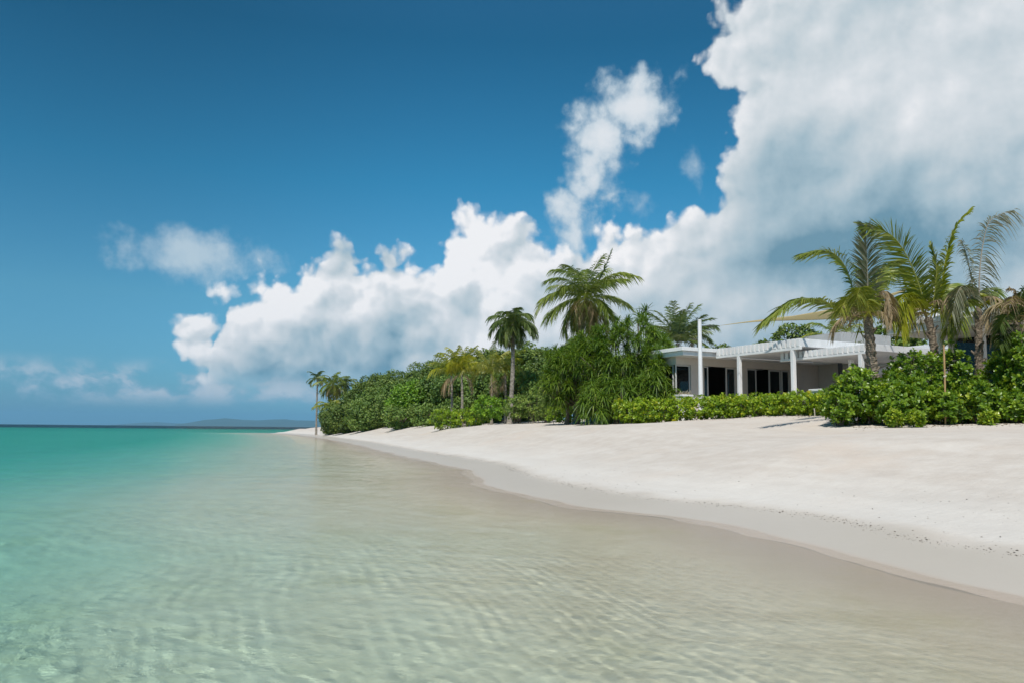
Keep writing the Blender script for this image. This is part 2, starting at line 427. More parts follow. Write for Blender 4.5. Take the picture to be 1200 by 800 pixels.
at = seaO.data.attributes.new('rawdepth', 'FLOAT', 'POINT'); at.data.foreach_set('value', np.clip(Z + RR ** 2 / EARTH - LZ, -1, 14).astype(np.float32).ravel())
at = seaO.data.attributes.new('range', 'FLOAT', 'POINT'); at.data.foreach_set('value', np.minimum(RR, 5000).astype(np.float32).ravel())
set_props(seaO, 'clear turquoise sea with fine ripples lapping the beach', 'sea', kind='structure')
seaO.cycles.is_caustics_caster = True
m = bpy.data.materials.new('sea_water'); m.use_nodes = True; nt = m.node_tree; N = Nodes(nt); bs = nt.nodes['Principled BSDF']
dp = N.attr('depth'); rg = N.attr('range')
def beer(k): return N.m('EXPONENT', N.mul(dp, -k))
cc = N.new('ShaderNodeCombineColor')
N.put(cc.inputs[0], beer(0.52)); N.put(cc.inputs[1], beer(0.080)); N.put(cc.inputs[2], beer(0.100))
g = N.new('ShaderNodeNewGeometry'); pos = g.outputs['Position']
fineh = N.mul(N.add(N.noise(N.vm('MULTIPLY', pos, (1, 1.35, 0)), 11.0, 4, 0.62, 0.6), N.mul(N.noise(N.vm('MULTIPLY', pos, (1, 1.2, 0)), 27.0, 3, 0.6), 0.4)), N.ss(rg, 40, 4, 0.0, 0.055))
hh0 = N.add(N.mul(N.noise(N.vm('MULTIPLY', pos, (1, 1, 0)), 1.1, 5, 0.6, 0.3), 0.22), N.mul(N.noise(N.vm('MULTIPLY', pos, (1, 1, 0)), 0.22, 4, 0.55), 0.5))
nb = N.bump(hh0, N.ss(rg, 8, 60, 0.03, 0.7, 'LINEAR'), 1.0, N.bump(fineh, 0.11, 1.0))
nt.nodes.remove(bs)
rf = N.new('ShaderNodeBsdfRefraction'); rf.inputs['Roughness'].default_value = 0.0; rf.inputs['IOR'].default_value = 1.33
N.put(rf.inputs['Color'], cc.outputs[0]); N.put(rf.inputs['Normal'], nb)
gl = N.new('ShaderNodeBsdfGlossy'); gl.inputs['Roughness'].default_value = 0.02; N.put(gl.inputs['Normal'], nb)
fz = N.new('ShaderNodeFresnel'); fz.inputs['IOR'].default_value = 1.33; N.put(fz.inputs['Normal'], nb)
ms = N.new('ShaderNodeMixShader'); N.put(ms.inputs[0], N.mul(fz.outputs[0], 0.48))   # a polarised share of the surface reflection
nt.links.new(rf.outputs[0], ms.inputs[1]); nt.links.new(gl.outputs[0], ms.inputs[2])
# where the film of water runs out on the sand it no longer bends the view: plain clear film, same reflection
tr = N.new('ShaderNodeBsdfTransparent'); m2 = N.new('ShaderNodeMixShader'); m3 = N.new('ShaderNodeMixShader')
N.put(m3.inputs[0], N.mul(fz.outputs[0], 0.48)); nt.links.new(tr.outputs[0], m3.inputs[1]); nt.links.new(gl.outputs[0], m3.inputs[2])
N.put(m2.inputs[0], N.m('GREATER_THAN', N.attr('rawdepth'), 0.018))
nt.links.new(m3.outputs[0], m2.inputs[1]); nt.links.new(ms.outputs[0], m2.inputs[2])
nt.links.new(m2.outputs[0], nt.nodes['Material Output'].inputs[0])
seaO.data.materials.append(m)

# ------------------------------------------------------------------ far islands on the horizon
def island(label, x0, x1, dist, prof, seed):
    n = 160; xs = np.linspace(x0, x1, n); rows = []
    py = np.interp(xs, [p[0] for p in prof], [p[1] for p in prof])
    for k, t in enumerate(np.linspace(-1, 1, 25)):
        row = []
        for i, x in enumerate(xs):
            Yd = dist + t * 1500
            dd = ray(x, 490); s = dist / dd[1]; X_ = dd[0] * s * Yd / dist
            drop = (X_ ** 2 + Yd ** 2) / EARTH
            hz = Zat(x, py[i], dist) + dist * dist / EARTH
            hgt = max(hz, 2) * (1 - abs(t) ** 1.6) + float(fbm(np.array([X_ / 700]), np.array([Yd / 700]), 5, seed)[0]) * 40 * (1 - abs(t))
            row.append((X_, Yd, hgt - drop - 4))
        rows.append(row)
    V = np.array(rows).reshape(-1, 3); k, q = len(rows), n
    i = np.arange(k - 1)[:, None] * q + np.arange(q - 1)[None]
    F = np.stack([i, i + 1, i + q + 1, i + q], -1).reshape(-1, 4)
    o = mesh_np('hills', V, F, M_hill, smooth=True)
    set_props(o, label, 'island', kind='structure')
M_hill = bpy.data.materials.new('island_forest'); M_hill.use_nodes = True; N = Nodes(M_hill.node_tree); bs = M_hill.node_tree.nodes['Principled BSDF']
g = N.new('ShaderNodeNewGeometry')
N.put(bs.inputs['Base Color'], N.mix(N.noise(g.outputs['Position'], 0.004, 5, 0.6), (0.03, 0.06, 0.035), (0.07, 0.09, 0.05))); bs.inputs['Roughness'].default_value = 0.95
island('low blue island hills behind the point, nearer the palms', 205, 470, 12500, [(205, 496), (222, 493.5), (240, 490.8), (263, 489.6), (283, 492), (300, 491.5), (315, 490.3), (333, 489.6), (350, 491), (380, 492), (420, 490), (470, 497)], 5)
island('fainter and lower island on the horizon, left of the blue hills', 110, 230, 16500, [(110, 498), (130, 496.2), (160, 494.8), (185, 493.6), (205, 494.8), (230, 497)], 9)

# ------------------------------------------------------------------ marine haze: even air round the whole scene
hz = mesh_np('haze', np.array([(x, y, z) for x in (-24000, 24000) for y in (-24000, 24000) for z in (-110, 330)], float),
             np.array([(0, 1, 3, 2), (4, 6, 7, 5), (0, 4, 5, 1), (2, 3, 7, 6), (0, 2, 6, 4), (1, 5, 7, 3)]), None)
set_props(hz, 'thin marine haze lying over the sea', 'haze', kind='stuff')
m = bpy.data.materials.new('marine_air'); m.use_nodes = True; nt = m.node_tree; nt.nodes.clear(); N = Nodes(nt)
o_ = N.new('ShaderNodeOutputMaterial'); pv_ = N.new('ShaderNodeVolumePrincipled')
pv_.inputs['Density'].default_value = 7e-5; pv_.inputs['Color'].default_value = (0.30, 0.68, 0.97, 1)
nt.links.new(pv_.outputs[0], o_.inputs['Volume']); hz.data.materials.append(m)

# ------------------------------------------------------------------ vegetation helpers
def leaf_material(name, cols, rough=0.42, trans=0.28, spec=0.4):
    m = bpy.data.materials.new(name); m.use_nodes = True; nt = m.node_tree; N = Nodes(nt); bs = nt.nodes['Principled BSDF']
    t = N.attr('tone')
    k = len(cols)
    c = N.ramp(t, [(i / (k - 1), q) for i, q in enumerate(cols)])
    N.put(bs.inputs['Base Color'], c); bs.inputs['Roughness'].default_value = rough; bs.inputs['Specular IOR Level'].default_value = spec
    tl = N.new('ShaderNodeBsdfTranslucent'); N.put(tl.inputs[0], N.mix(1.0, c, (1.25, 1.25, 0.5), 'MULTIPLY'))
    ms = N.new('ShaderNodeMixShader'); ms.inputs[0].default_value = trans
    nt.links.new(bs.outputs[0], ms.inputs[1]); nt.links.new(tl.outputs[0], ms.inputs[2])
    nt.links.new(ms.outputs[0], nt.nodes['Material Output'].inputs[0])
    return m
def bark_material(name, a, b, scale=9.0, bump=0.5):
    m = bpy.data.materials.new(name); m.use_nodes = True; nt = m.node_tree; N = Nodes(nt); bs = nt.nodes['Principled BSDF']
    g = N.new('ShaderNodeTexCoord'); p = N.vm('MULTIPLY', g.outputs['Object'], (1, 1, 2.2))
    n = N.noise(p, scale, 6, 0.65)
    N.put(bs.inputs['Base Color'], N.mix(N.ss(n, 0.3, 0.7), a, b)); bs.inputs['Roughness'].default_value = 0.9
    N.put(bs.inputs['Normal'], N.bump(n, bump, 0.04))
    return m
M_scaev = leaf_material('sea_lettuce_leaf', [(0.068, 0.135, 0.014), (0.136, 0.244, 0.020), (0.239, 0.353, 0.026), (0.431, 0.490, 0.043)], 0.36, 0.30, 0.5)
M_hedge = leaf_material('hedge_leaf', [(0.081, 0.163, 0.014), (0.188, 0.305, 0.020), (0.323, 0.448, 0.026), (0.538, 0.500, 0.043)], 0.38, 0.30, 0.5)
M_tree = leaf_material('dark_tree_leaf', [(0.062, 0.111, 0.024), (0.110, 0.176, 0.036), (0.172, 0.235, 0.044), (0.259, 0.307, 0.061)], 0.5, 0.22, 0.35)
M_tree2 = leaf_material('mid_tree_leaf', [(0.069, 0.139, 0.030), (0.132, 0.216, 0.043), (0.195, 0.277, 0.056), (0.282, 0.353, 0.076)], 0.5, 0.22, 0.35)
M_bright = leaf_material('bright_bush_leaf', [(0.076, 0.166, 0.014), (0.140, 0.273, 0.020), (0.216, 0.370, 0.026), (0.302, 0.429, 0.043)], 0.45, 0.25, 0.4)
M_pand = leaf_material('strap_leaf', [(0.057, 0.112, 0.014), (0.109, 0.193, 0.020), (0.171, 0.263, 0.025), (0.315, 0.345, 0.072)], 0.48, 0.24, 0.3)
M_palm = leaf_material('palm_leaf', [(0.108, 0.156, 0.028), (0.168, 0.221, 0.039), (0.245, 0.286, 0.050), (0.398, 0.390, 0.078)], 0.38, 0.30, 0.5)
M_palmg = leaf_material('palm_leaf_dark', [(0.054, 0.094, 0.028), (0.087, 0.134, 0.035), (0.123, 0.175, 0.043), (0.197, 0.224, 0.059)], 0.42, 0.25, 0.45)
M_palmy = leaf_material('palm_leaf_yellow', [(0.163, 0.204, 0.015), (0.250, 0.282, 0.020), (0.350, 0.360, 0.030), (0.475, 0.432, 0.050)], 0.42, 0.34, 0.4)
M_palmb = leaf_material('palm_leaf_dry', [(0.173, 0.122, 0.072), (0.288, 0.216, 0.130), (0.403, 0.317, 0.202), (0.216, 0.187, 0.086)], 0.7, 0.25, 0.2)
M_palms = leaf_material('palm_leaf_silver', [(0.150, 0.173, 0.090), (0.240, 0.247, 0.165), (0.345, 0.315, 0.255), (0.450, 0.390, 0.330)], 0.6, 0.3, 0.3)
M_bark = bark_material('palm_bark', (0.14, 0.12, 0.095), (0.38, 0.335, 0.275), 6.0)
M_barkf = bark_material('palm_fibre', (0.10, 0.075, 0.055), (0.32, 0.26, 0.19), 14.0, 0.9)
M_wood = bark_material('branch_bark', (0.08, 0.06, 0.045), (0.20, 0.16, 0.12), 10.0)

def unit(a): return a / np.maximum(np.linalg.norm(a, axis=-1, keepdims=True), 1e-9)
def perp(a, rng):
    r = rng.normal(size=a.shape); r = r - (r * a).sum(-1, keepdims=True) * a
    return unit(r)

LEAF_V = np.array([(0, 0, 0), (.32, .13, .03), (.74, .27, .04), (1, 0, -.10), (.74, -.27, .04), (.32, -.13, .03), (.6, 0, -.02)])
LEAF_F = np.array([(0, 6, 3, 2, 1), (0, 5, 4, 3, 6)])
LEAF4_V = np.array([(0, 0, 0), (.55, .30, .05), (1, 0, -.08), (.55, -.30, .05), (.55, 0, -.03)])
LEAF4_F = np.array([(0, 4, 2, 1), (0, 3, 2, 4)])
def leaves(TV, TF, pos, ax, nrm, size):
    ax = unit(ax); nrm = unit(nrm - (nrm * ax).sum(-1, keepdims=True) * ax); sd = np.cross(nrm, ax)
    B = np.stack([ax, sd, nrm], 1)                       # (n,3,3) rows
    V = np.einsum('kj,njc->nkc', TV, B) * size[:, None, None] + pos[:, None]
    n, k = len(pos), len(TV)
    F = TF[None] + (np.arange(n) * k)[:, None, None]
    return V.reshape(-1, 3), F.reshape(-1, TF.shape[1])

def strips(p0, d0, L, droop, W, wv, nseg, taper, curl=1.8):
    """arching strap leaves: p0 + d0 L t + gravity"""
    n = len(p0); t = np.linspace(0, 1, nseg + 1)
    P = p0[:, None] + d0[:, None] * (L[:, None] * t[None])[..., None]
    P[..., 2] -= (L * droop)[:, None] * (t[None] ** curl)
    T = np.gradient(P, axis=1); T = unit(T)
    wv = wv[:, None] - (wv[:, None] * T).sum(-1, keepdims=True) * T; wv = unit(wv)
    hw = (W[:, None] * np.asarray(taper)[None])[..., None] * 0.5
    V = np.stack([P - wv * hw, P + wv * hw], 2)            # n, s+1, 2, 3
    k = (nseg + 1) * 2
    i = np.arange(nseg) * 2
    f = np.stack([i, i + 1, i + 3, i + 2], -1)
    F = (f[None] + (np.arange(n) * k)[:, None, None]).reshape(-1, 4)
    return V.reshape(-1, 3), F

def tube(pts, rad, sides=9, rough=0.0, seed=0):
    pts = np.asarray(pts, float); rad = np.asarray(rad, float); n = len(pts)
    T = unit(np.gradient(pts, axis=0)); up = np.array([0.31, 0.95, 0.05])
    A = unit(np.cross(T, up)); B = np.cross(T, A)
    th = np.linspace(0, 2 * math.pi, sides, endpoint=False)
    rr = rad[:, None] * np.ones((1, sides))
    if rough:
        rr = rr * (1 + rough * (np.random.RandomState(seed).rand(n, sides) - 0.5) * 2)
    V = pts[:, None] + A[:, None] * (np.cos(th)[None] * rr)[..., None] + B[:, None] * (np.sin(th)[None] * rr)[..., None]
    i = np.arange(n - 1)[:, None] * sides; j = np.arange(sides)[None]; k = (np.arange(sides) + 1) % sides
    F = np.stack([i + j, i + k[None], i + sides + k[None], i + sides + j], -1).reshape(-1, 4)
    V = V.reshape(-1, 3)
    cap0 = len(V); V = np.vstack([V, pts[:1], pts[-1:]])
    q = np.arange(sides)
    F2 = np.concatenate([np.stack([np.full(sides, cap0), k, q], -1), np.stack([np.full(sides, cap0 + 1), (n - 1) * sides + q, (n - 1) * sides + k], -1)])
    return V, F, F2
def curve3(p, n=14):
    p = np.asarray(p, float); m = len(p); out = []
    pp = np.vstack([2 * p[0] - p[1], p, 2 * p[-1] - p[-2]])
    ts = np.linspace(0, m - 1 - 1e-6, n)
    for t in ts:
        i = int(t); f = t - i; a, b, c, d = pp[i], pp[i + 1], pp[i + 2], pp[i + 3]
        out.append(0.5 * ((2 * b) + (-a + c) * f + (2 * a - 5 * b + 4 * c - d) * f * f + (-a + 3 * b - 3 * c + d) * f ** 3))
    return np.array(out)
class Geo:
    def __init__(s): s.V, s.F, s.T, s.M, s.n = [], {}, {}, {}, 0
    def add(s, V, F, tone=None, mi=0):
        for f in (F if isinstance(F, (list, tuple)) else [F]):
            if not len(f): continue
            k = f.shape[1]
            s.F.setdefault(k, []).append(f + s.n)
            s.T.setdefault(k, []).append(np.full(len(f), 0.5) if tone is None else (np.full(len(f), tone) if np.isscalar(tone) else np.asarray(tone)))
            s.M.setdefault(k, []).append(np.full(len(f), mi))
        s.V.append(V); s.n += len(V)
    def build(s, name, mat, parent=None, smooth=False, mats=None):
        ks = sorted(s.F)
        return mesh_np(name, np.concatenate(s.V), [np.concatenate(s.F[k]) for k in ks], mat, parent, smooth, np.concatenate([np.concatenate(s.T[k]) for k in ks]),
                       mats, np.concatenate([np.concatenate(s.M[k]) for k in ks]) if mats else None)
def empty(name, loc, label, cat, group=None, rz=0.0):
    o = bpy.data.objects.new(name, None); COL.objects.link(o); o.location = tuple(float(v) for v in loc); o.rotation_euler = (0, 0, rz)
    o.empty_display_size = 0.2
    return set_props(o, label, cat, group)

# ---- rosette shrubs (sea lettuce, hedge): leaves in whorls on short shoots, with a few bare stems inside
def rosette_shrub(name, label, cat, base, lobes, rng, n_ros, leaf=0.11, mat=None, group=None, per=10, shell=(0.55, 1.0), flat=None, tone_shift=0.0, rz=0.0):
    """base: world point; lobes: [(cx,cy,cz,rx,ry,rz)] relative to base"""
    root = empty(name, base, label, cat, group, rz)
    lobes = np.array(lobes, float); w = (lobes[:, 3] * lobes[:, 4] + lobes[:, 3] * lobes[:, 5] + lobes[:, 4] * lobes[:, 5]); w /= w.sum()
    c = []; a = []
    tries = 0
    while len(c) < n_ros and tries < n_ros * 30:
        tries += 1
        l = lobes[rng.choice(len(lobes), p=w)]
        d = rng.normal(size=3); d /= np.linalg.norm(d)
        if flat: d = np.sign(d) * np.abs(d) ** flat; d /= np.abs(d).max() if flat < 0.6 else np.linalg.norm(d)
        rr = rng.uniform(*shell) + rng.normal() * 0.05
        p = l[:3] + d * l[3:] * rr
        if p[2] < 0.04: continue
        ins = [(((p - q[:3]) / q[3:]) ** 2).sum() < 0.30 for q in lobes]
        if any(ins): continue
        c.append(p); ax = d * np.array([1, 1, 0.7]) + np.array([0, 0, 0.75]) + rng.normal(size=3) * 0.35
        a.append(ax / np.linalg.norm(ax))
    c = np.array(c); a = np.array(a); n = len(c)
    ph = rng.rand(n, per) * 0.9 + np.arange(per)[None] * 2.39996; pol = np.radians(np.linspace(22, 88, per))[None] + rng.normal(size=(n, per)) * 0.16
    t1 = perp(a, rng); t2 = np.cross(a, t1)
    dirs = a[:, None] * np.cos(pol)[..., None] + (t1[:, None] * np.cos(ph)[..., None] + t2[:, None] * np.sin(ph)[..., None]) * np.sin(pol)[..., None]
    nr = a[:, None] * np.sin(pol)[..., None] - (dirs - a[:, None] * np.cos(pol)[..., None]) / np.maximum(np.sin(pol), 0.1)[..., None] * np.cos(pol)[..., None]
    size = leaf * rng.uniform(0.65, 1.25, (n, per)) * rng.uniform(0.8, 1.15, (n, 1))
    V, F = leaves(LEAF_V, LEAF_F, np.repeat(c, per, 0) + (a[:, None] * (-0.02 * np.arange(per)[None, :, None] / per * leaf * 10)).reshape(-1, 3), dirs.reshape(-1, 3), nr.reshape(-1, 3) + rng.normal(size=(n * per, 3)) * 0.15, size.ravel())
    tone = np.clip(rng.normal(0.42 + tone_shift, 0.16, (n, 1)) + rng.normal(0, 0.12, (n, per)) + np.linspace(0.10, -0.06, per)[None], 0, 1)
    g = Geo(); g.add(V, F, np.repeat(tone.ravel(), len(LEAF_F)))
    g.build('foliage', mat or M_scaev, root)
    s = Geo(); step = max(1, n // 45)
    zc = lobes[:, 2].mean()
    if n < 300: step = n
    for p in c[::step]:
        l = lobes[np.argmin(((lobes[:, :2] - p[:2]) ** 2).sum(1))]
        b = np.array([l[0] + rng.uniform(-.3, .3) * l[3], l[1] + rng.uniform(-.3, .3) * l[4], -0.06])
        mid = (b + p) / 2 + np.array([0, 0, 0.1]) + rng.normal(size=3) * 0.06
        V, F, F2 = tube(curve3([b, mid, p], 6), np.linspace(0.016, 0.006, 6), 5); s.add(V, [F, F2])
    s.build('stem', M_wood, root)
    return root

# ---- strap-leaf screw pines
def strap_head(g, c, a, rng, n=26, L=0.85, W=0.05, droop=0.55, tone0=0.4):
    a = unit(np.asarray(a, float)[None])[0]
    A = np.repeat(a[None], n, 0)
    pol = np.radians(np.linspace(8, 105, n)) + rng.normal(size=n) * 0.12; ph = np.arange(n) * 2.39996 + rng.rand(n) * 0.5
    t1 = perp(a[None], rng)[0]; t2 = np.cross(a, t1)
    d = A * np.cos(pol)[:, None] + (t1[None] * np.cos(ph)[:, None] + t2[None] * np.sin(ph)[:, None]) * np.sin(pol)[:, None]
    Ls = L * rng.uniform(0.7, 1.15, n)
    wv = np.cross(d, np.array([0, 0, 1.0])[None]) + rng.normal(size=(n, 3)) * 0.25
    V, F = strips(np.repeat(np.asarray(c, float)[None], n, 0), d, Ls, droop * rng.uniform(0.5, 1.5, n), np.full(n, W) * rng.uniform(0.8, 1.2, n), wv, 5, [0.7, 1, 0.95, 0.8, 0.5, 0.04])
    tone = np.clip(rng.normal(tone0, 0.17, n) + rng.normal(0, 0.07), 0, 1)
    g.add(V, F, np.repeat(tone, 5))
def screw_pine(name, label, base, lobes, rng, n_heads, L=0.85, W=0.055, group=None, trunks=((0, 0),), mat=None, tone=0.4, droop=0.55, shell=(0.6, 1.0)):
    root = empty(name, base, label, 'screw pine', group)
    lobes = np.array(lobes, float); w = lobes[:, 3] * lobes[:, 5]; w /= w.sum(); g = Geo(); s = Geo(); k = 0; tries = 0
    while k < n_heads and tries < 4000:
        tries += 1
        l = lobes[rng.choice(len(lobes), p=w)]
        d = rng.normal(size=3); d[2] = d[2] * 0.9 + 0.15; d /= np.linalg.norm(d)
        p = l[:3] + d * l[3:] * rng.uniform(*shell)
        if p[2] < 0.25: continue
        ax = d + np.array([0, 0, 0.55]) + rng.normal(size=3) * 0.3
        strap_head(g, p, ax, rng, 32, L, W, droop, tone); k += 1
        if k % 7: continue
        tb = np.array(trunks[rng.randint(len(trunks))] + (0,), float); tb[2] = 0.9
        V, F, F2 = tube(curve3([tb + rng.normal(size=3) * 0.05, (tb + p) / 2 + np.array([0, 0, -.15]), p], 6), np.linspace(0.055, 0.03, 6), 6); s.add(V, [F, F2])
    for tx, ty in trunks:
        V, F, F2 = tube([(tx, ty, -0.1), (tx + .05, ty, 0.5), (tx, ty, 1.2)], [0.13, 0.10, 0.09], 9, 0.06, 3); s.add(V, [F, F2])
    g.build('foliage', mat or M_pand, root); s.build('trunk', M_wood, root)
    return root

# ---- broadleaf trees and bushes of the wooded point
def tree(name, label, px, Y, top, hw, variant, mat, cat='tree', group='trees of the wooded point', depth=1.0, base_h=0.0, leaf=0.24, dens=1.0):
    x = Xat(px, Y); gz = ground(x, Y); h = Zat(px, top, Y) - gz; rx = hw * Y / LENS_F
    root = empty(name, (x, Y, gz - 0.05), label, cat, group)
    rng = np.random.RandomState(variant * 977 + int(px)); g = Geo()
    h0 = h * base_h; hh = h - h0
    area = 2 * rx * (rx * depth) * 2 + 3.0 * rx * hh
    n_l = int(np.clip(area * 1.3, 16, 90))
    d = unit(rng.normal(size=(n_l, 3)) * np.array([1, 1, 0.9])); d[:, 2] = np.where((d[:, 2] < -0.1) & (base_h == 0), d[:, 2] * 1.0, d[:, 2])
    sq = np.sign(d[:, 2]) * np.abs(d[:, 2]) ** 0.8
    wid = np.where(sq < 0, 1.0, np.sqrt(np.maximum(1 - sq ** 2.6, 0.0)) / np.maximum(np.hypot(d[:, 0], d[:, 1]), 0.05)) if base_h == 0 else np.ones(n_l)
    wid = np.minimum(wid, 1.15 / np.maximum(np.hypot(d[:, 0], d[:, 1]), 0.3))
    f = rng.uniform(0.62, 0.92, n_l)
    cen = np.stack([d[:, 0] * wid * rx * f, d[:, 1] * wid * rx * depth * f, h0 + hh * (0.46 + 0.46 * sq * f)], 1)
    rad = rng.uniform(0.16, 0.30, n_l) * min(rx, hh * 0.62) + 0.18
    for c, r, dd in zip(cen, rad, d):
        n = int(dens * 34 * (r / leaf) ** 2 * 0.55 + 25)
        q = unit(rng.normal(size=(n, 3))); q = unit(q + dd[None] * 0.35 + np.array([0, 0, 0.18]))
        p = c + q * np.array([r, r, r * 0.8]) * rng.uniform(0.6, 1.12, (n, 1))
        p[:, 2] = np.maximum(p[:, 2], 0.02)
        ax = perp(q, rng) + q * 0.5 + np.array([0, 0, 0.15]); nr = q + np.array([0, 0, 0.7]) + rng.normal(size=(n, 3)) * 0.4
        V, F = leaves(LEAF4_V, LEAF4_F, p, ax, nr, np.full(n, leaf) * rng.uniform(0.6, 1.3, n))
        tone = np.clip(rng.normal(0.42, 0.13) + rng.normal(0, 0.16, n), 0, 1)
        g.add(V, F, np.repeat(tone, 2))
    g.build('crown', mat, root)
    s_ = Geo(); lean = rng.normal(size=2) * 0.08 * rx; tr = 0.05 * min(rx, 3) + 0.03
    V, F, F2 = tube([(0, 0, -0.15), (lean[0], lean[1], h * 0.22), (lean[0] * 1.5, lean[1], h * 0.5)], [tr, tr * 0.8, tr * 0.5], 8, 0.05, 1); s_.add(V, [F, F2])
    for c in cen[::4]:
        V, F, F2 = tube(curve3([(lean[0], lean[1], h * 0.2), (np.array([lean[0], lean[1], h * 0.3]) + c) / 2, c], 5), np.linspace(tr * .5, tr * .15, 5), 5); s_.add(V, [F, F2])
    s_.build('trunk', M_wood, root)
    return root

# ---- coconut palms
def frond(root, base, pts, n, leaf, droop, mat, rng, width=0.035, up=None, spread=(68, 28), tone=0.45, label=None, lift=0.15, ratio=(1, 1), rach=0.022, t0=0.14, gap=0.0, nseg=4):
    """pts: rachis control points in world coordinates"""
    R_ = curve3(pts, 22); seg = np.r_[0, np.cumsum(np.linalg.norm(np.diff(R_, axis=0), axis=1))]; Lr = seg[-1]
    g = Geo()
    V, F, F2 = tube(R_ - base, np.linspace(rach, rach * 0.22, len(R_)), 5); g.add(V, [F, F2], min(1.0, tone + 0.4))
    T_ = unit(np.gradient(R_, axis=0))
    if up is None: up = np.array([0, 0, 1.0])
    for side, rt in zip((-1, 1), ratio):
        s = t0 + (1 - t0) * (np.arange(n) + rng.rand(n) * 0.7) / n
        if gap: s = s[rng.rand(len(s)) > gap]
        k = len(s)
        P = np.stack([np.interp(s * Lr, seg, R_[:, c]) for c in range(3)], 1); T = unit(np.stack([np.interp(s * Lr, seg, T_[:, c]) for c in range(3)], 1))
        nn = up[None] - (T @ up)[:, None] * T; nn = unit(nn); S = np.cross(T, nn) * side
        ang = np.radians(spread[0] + (spread[1] - spread[0]) * s) + rng.normal(size=k) * 0.09
        d = unit(T * np.cos(ang)[:, None] + S * np.sin(ang)[:, None] + nn * (lift + rng.normal(size=k) * 0.10)[:, None])
        L = leaf * rt * (0.30 + 0.70 * np.sin(np.pi * np.clip(0.10 + 0.80 * s, 0, 1)) ** 0.8) * rng.uniform(0.85, 1.1, k)
        wv = T * 0.8 + nn * 0.6 + rng.normal(size=(k, 3)) * 0.18
        V, F = strips(P - base, d, L, droop * rng.uniform(0.6, 1.5, k), np.full(k, width) * rng.uniform(0.8, 1.2, k), wv, nseg, np.interp(np.linspace(0, 1, nseg + 1), [0, .25, .6, 1], [0.55, 1, .8, .06]))
        tn = np.clip(rng.normal(tone, 0.14, k) + 0.15 * (s - 0.5), 0, 1)
        g.add(V, F, np.repeat(tn, nseg))
    o = g.build('frond', mat, root)
    if label: o['label'] = label
    return o
def rachis(c, az, el, L, bend, power=1.35, n=9):
    """arching mid-rib from crown point c: azimuth, start elevation, length, total bend (radians)"""
    s = np.linspace(0, 1, n); th = el - bend * s ** power; ds = L / (n - 1)
    p = [np.array(c, float)]
    for i in range(1, n):
        t = (th[i] + th[i - 1]) / 2
        p.append(p[-1] + ds * np.array([math.cos(t) * math.sin(az), math.cos(t) * math.cos(az), math.sin(t)]))
    return np.array(p)
def trunk(root, base, pts, r0, r1, mat, rings=True, seed=0, flare=1.5, n=46, sides=10, rough=0.05):
    c = curve3(pts, n); t = np.linspace(0, 1, n); r = r0 + (r1 - r0) * t; r = r * (1 + (flare - 1) * np.exp(-t * 14))
    if rings: r = r * (1 + 0.05 * np.sign(np.sin(np.arange(n) * math.pi * 0.5 + 0.3)))
    V, F, F2 = tube(c - base, r, sides, rough, seed); g = Geo(); g.add(V, [F, F2])
    return g.build('trunk', mat, root, smooth=False)
def auto_palm(name, label, base, top, n, L, leaf, rng, mat, group=None, el=(80, -45), bend=(0.9, 1.7), nl=34, width=0.045, droop=0.5, r=(0.14, 0.09), mid=None, dead=3, deadmat=None, tbark=None, cat='palm tree', tone=0.45, flop=0.0, maxaz=None):
    base = np.array(base, float); top = np.array(top, float)
    root = empty(name, base, label, cat, group)
    pts = [base - np.array([0, 0, .15]), base * 0.5 + top * 0.5 + (np.array(mid) if mid is not None else np.zeros(3)), top]
    trunk(root, base, pts, r[0], r[1], tbark or M_bark, seed=rng.randint(99))
    c = top + np.array([0, 0, 0.05])
    for i in range(n):
        f = (i + 0.5) / n; az = i * 2.39996 + rng.rand() * 0.5
        e = R(el[0] + (el[1] - el[0]) * f ** 0.9) + rng.normal() * 0.10
        b = bend[0] + (bend[1] - bend[0]) * rng.rand()
        l = L * rng.uniform(0.85, 1.1) * (0.8 + 0.25 * math.sin(math.pi * min(1, f + 0.2)))
        frond(root, base, rachis(c, az, e, l, b), nl, leaf, droop * rng.uniform(0.7, 1.3), mat, rng, width, tone=np.clip(tone + rng.normal() * 0.12, 0, 1), nseg=3)
    for i in range(dead):
        az = rng.rand() * 6.28
        frond(root, base, rachis(c - np.array([0, 0, 0.15]), az, R(-25) + rng.normal() * 0.2, L * 0.75, 1.0), int(nl * 0.7), leaf * 0.7, 0.9, deadmat or M_palmb, rng, width * 0.8, label='dry brown hanging frond', nseg=3)
    return root

# ------------------------------------------------------------------ planting
RNG = np.random.RandomState(2024)
def gp(px, Y):
    x = Xat(px, Y); return np.array([x, Y, ground(x, Y)])
def pp(px, py, Y): return at_Y(px, py, Y)

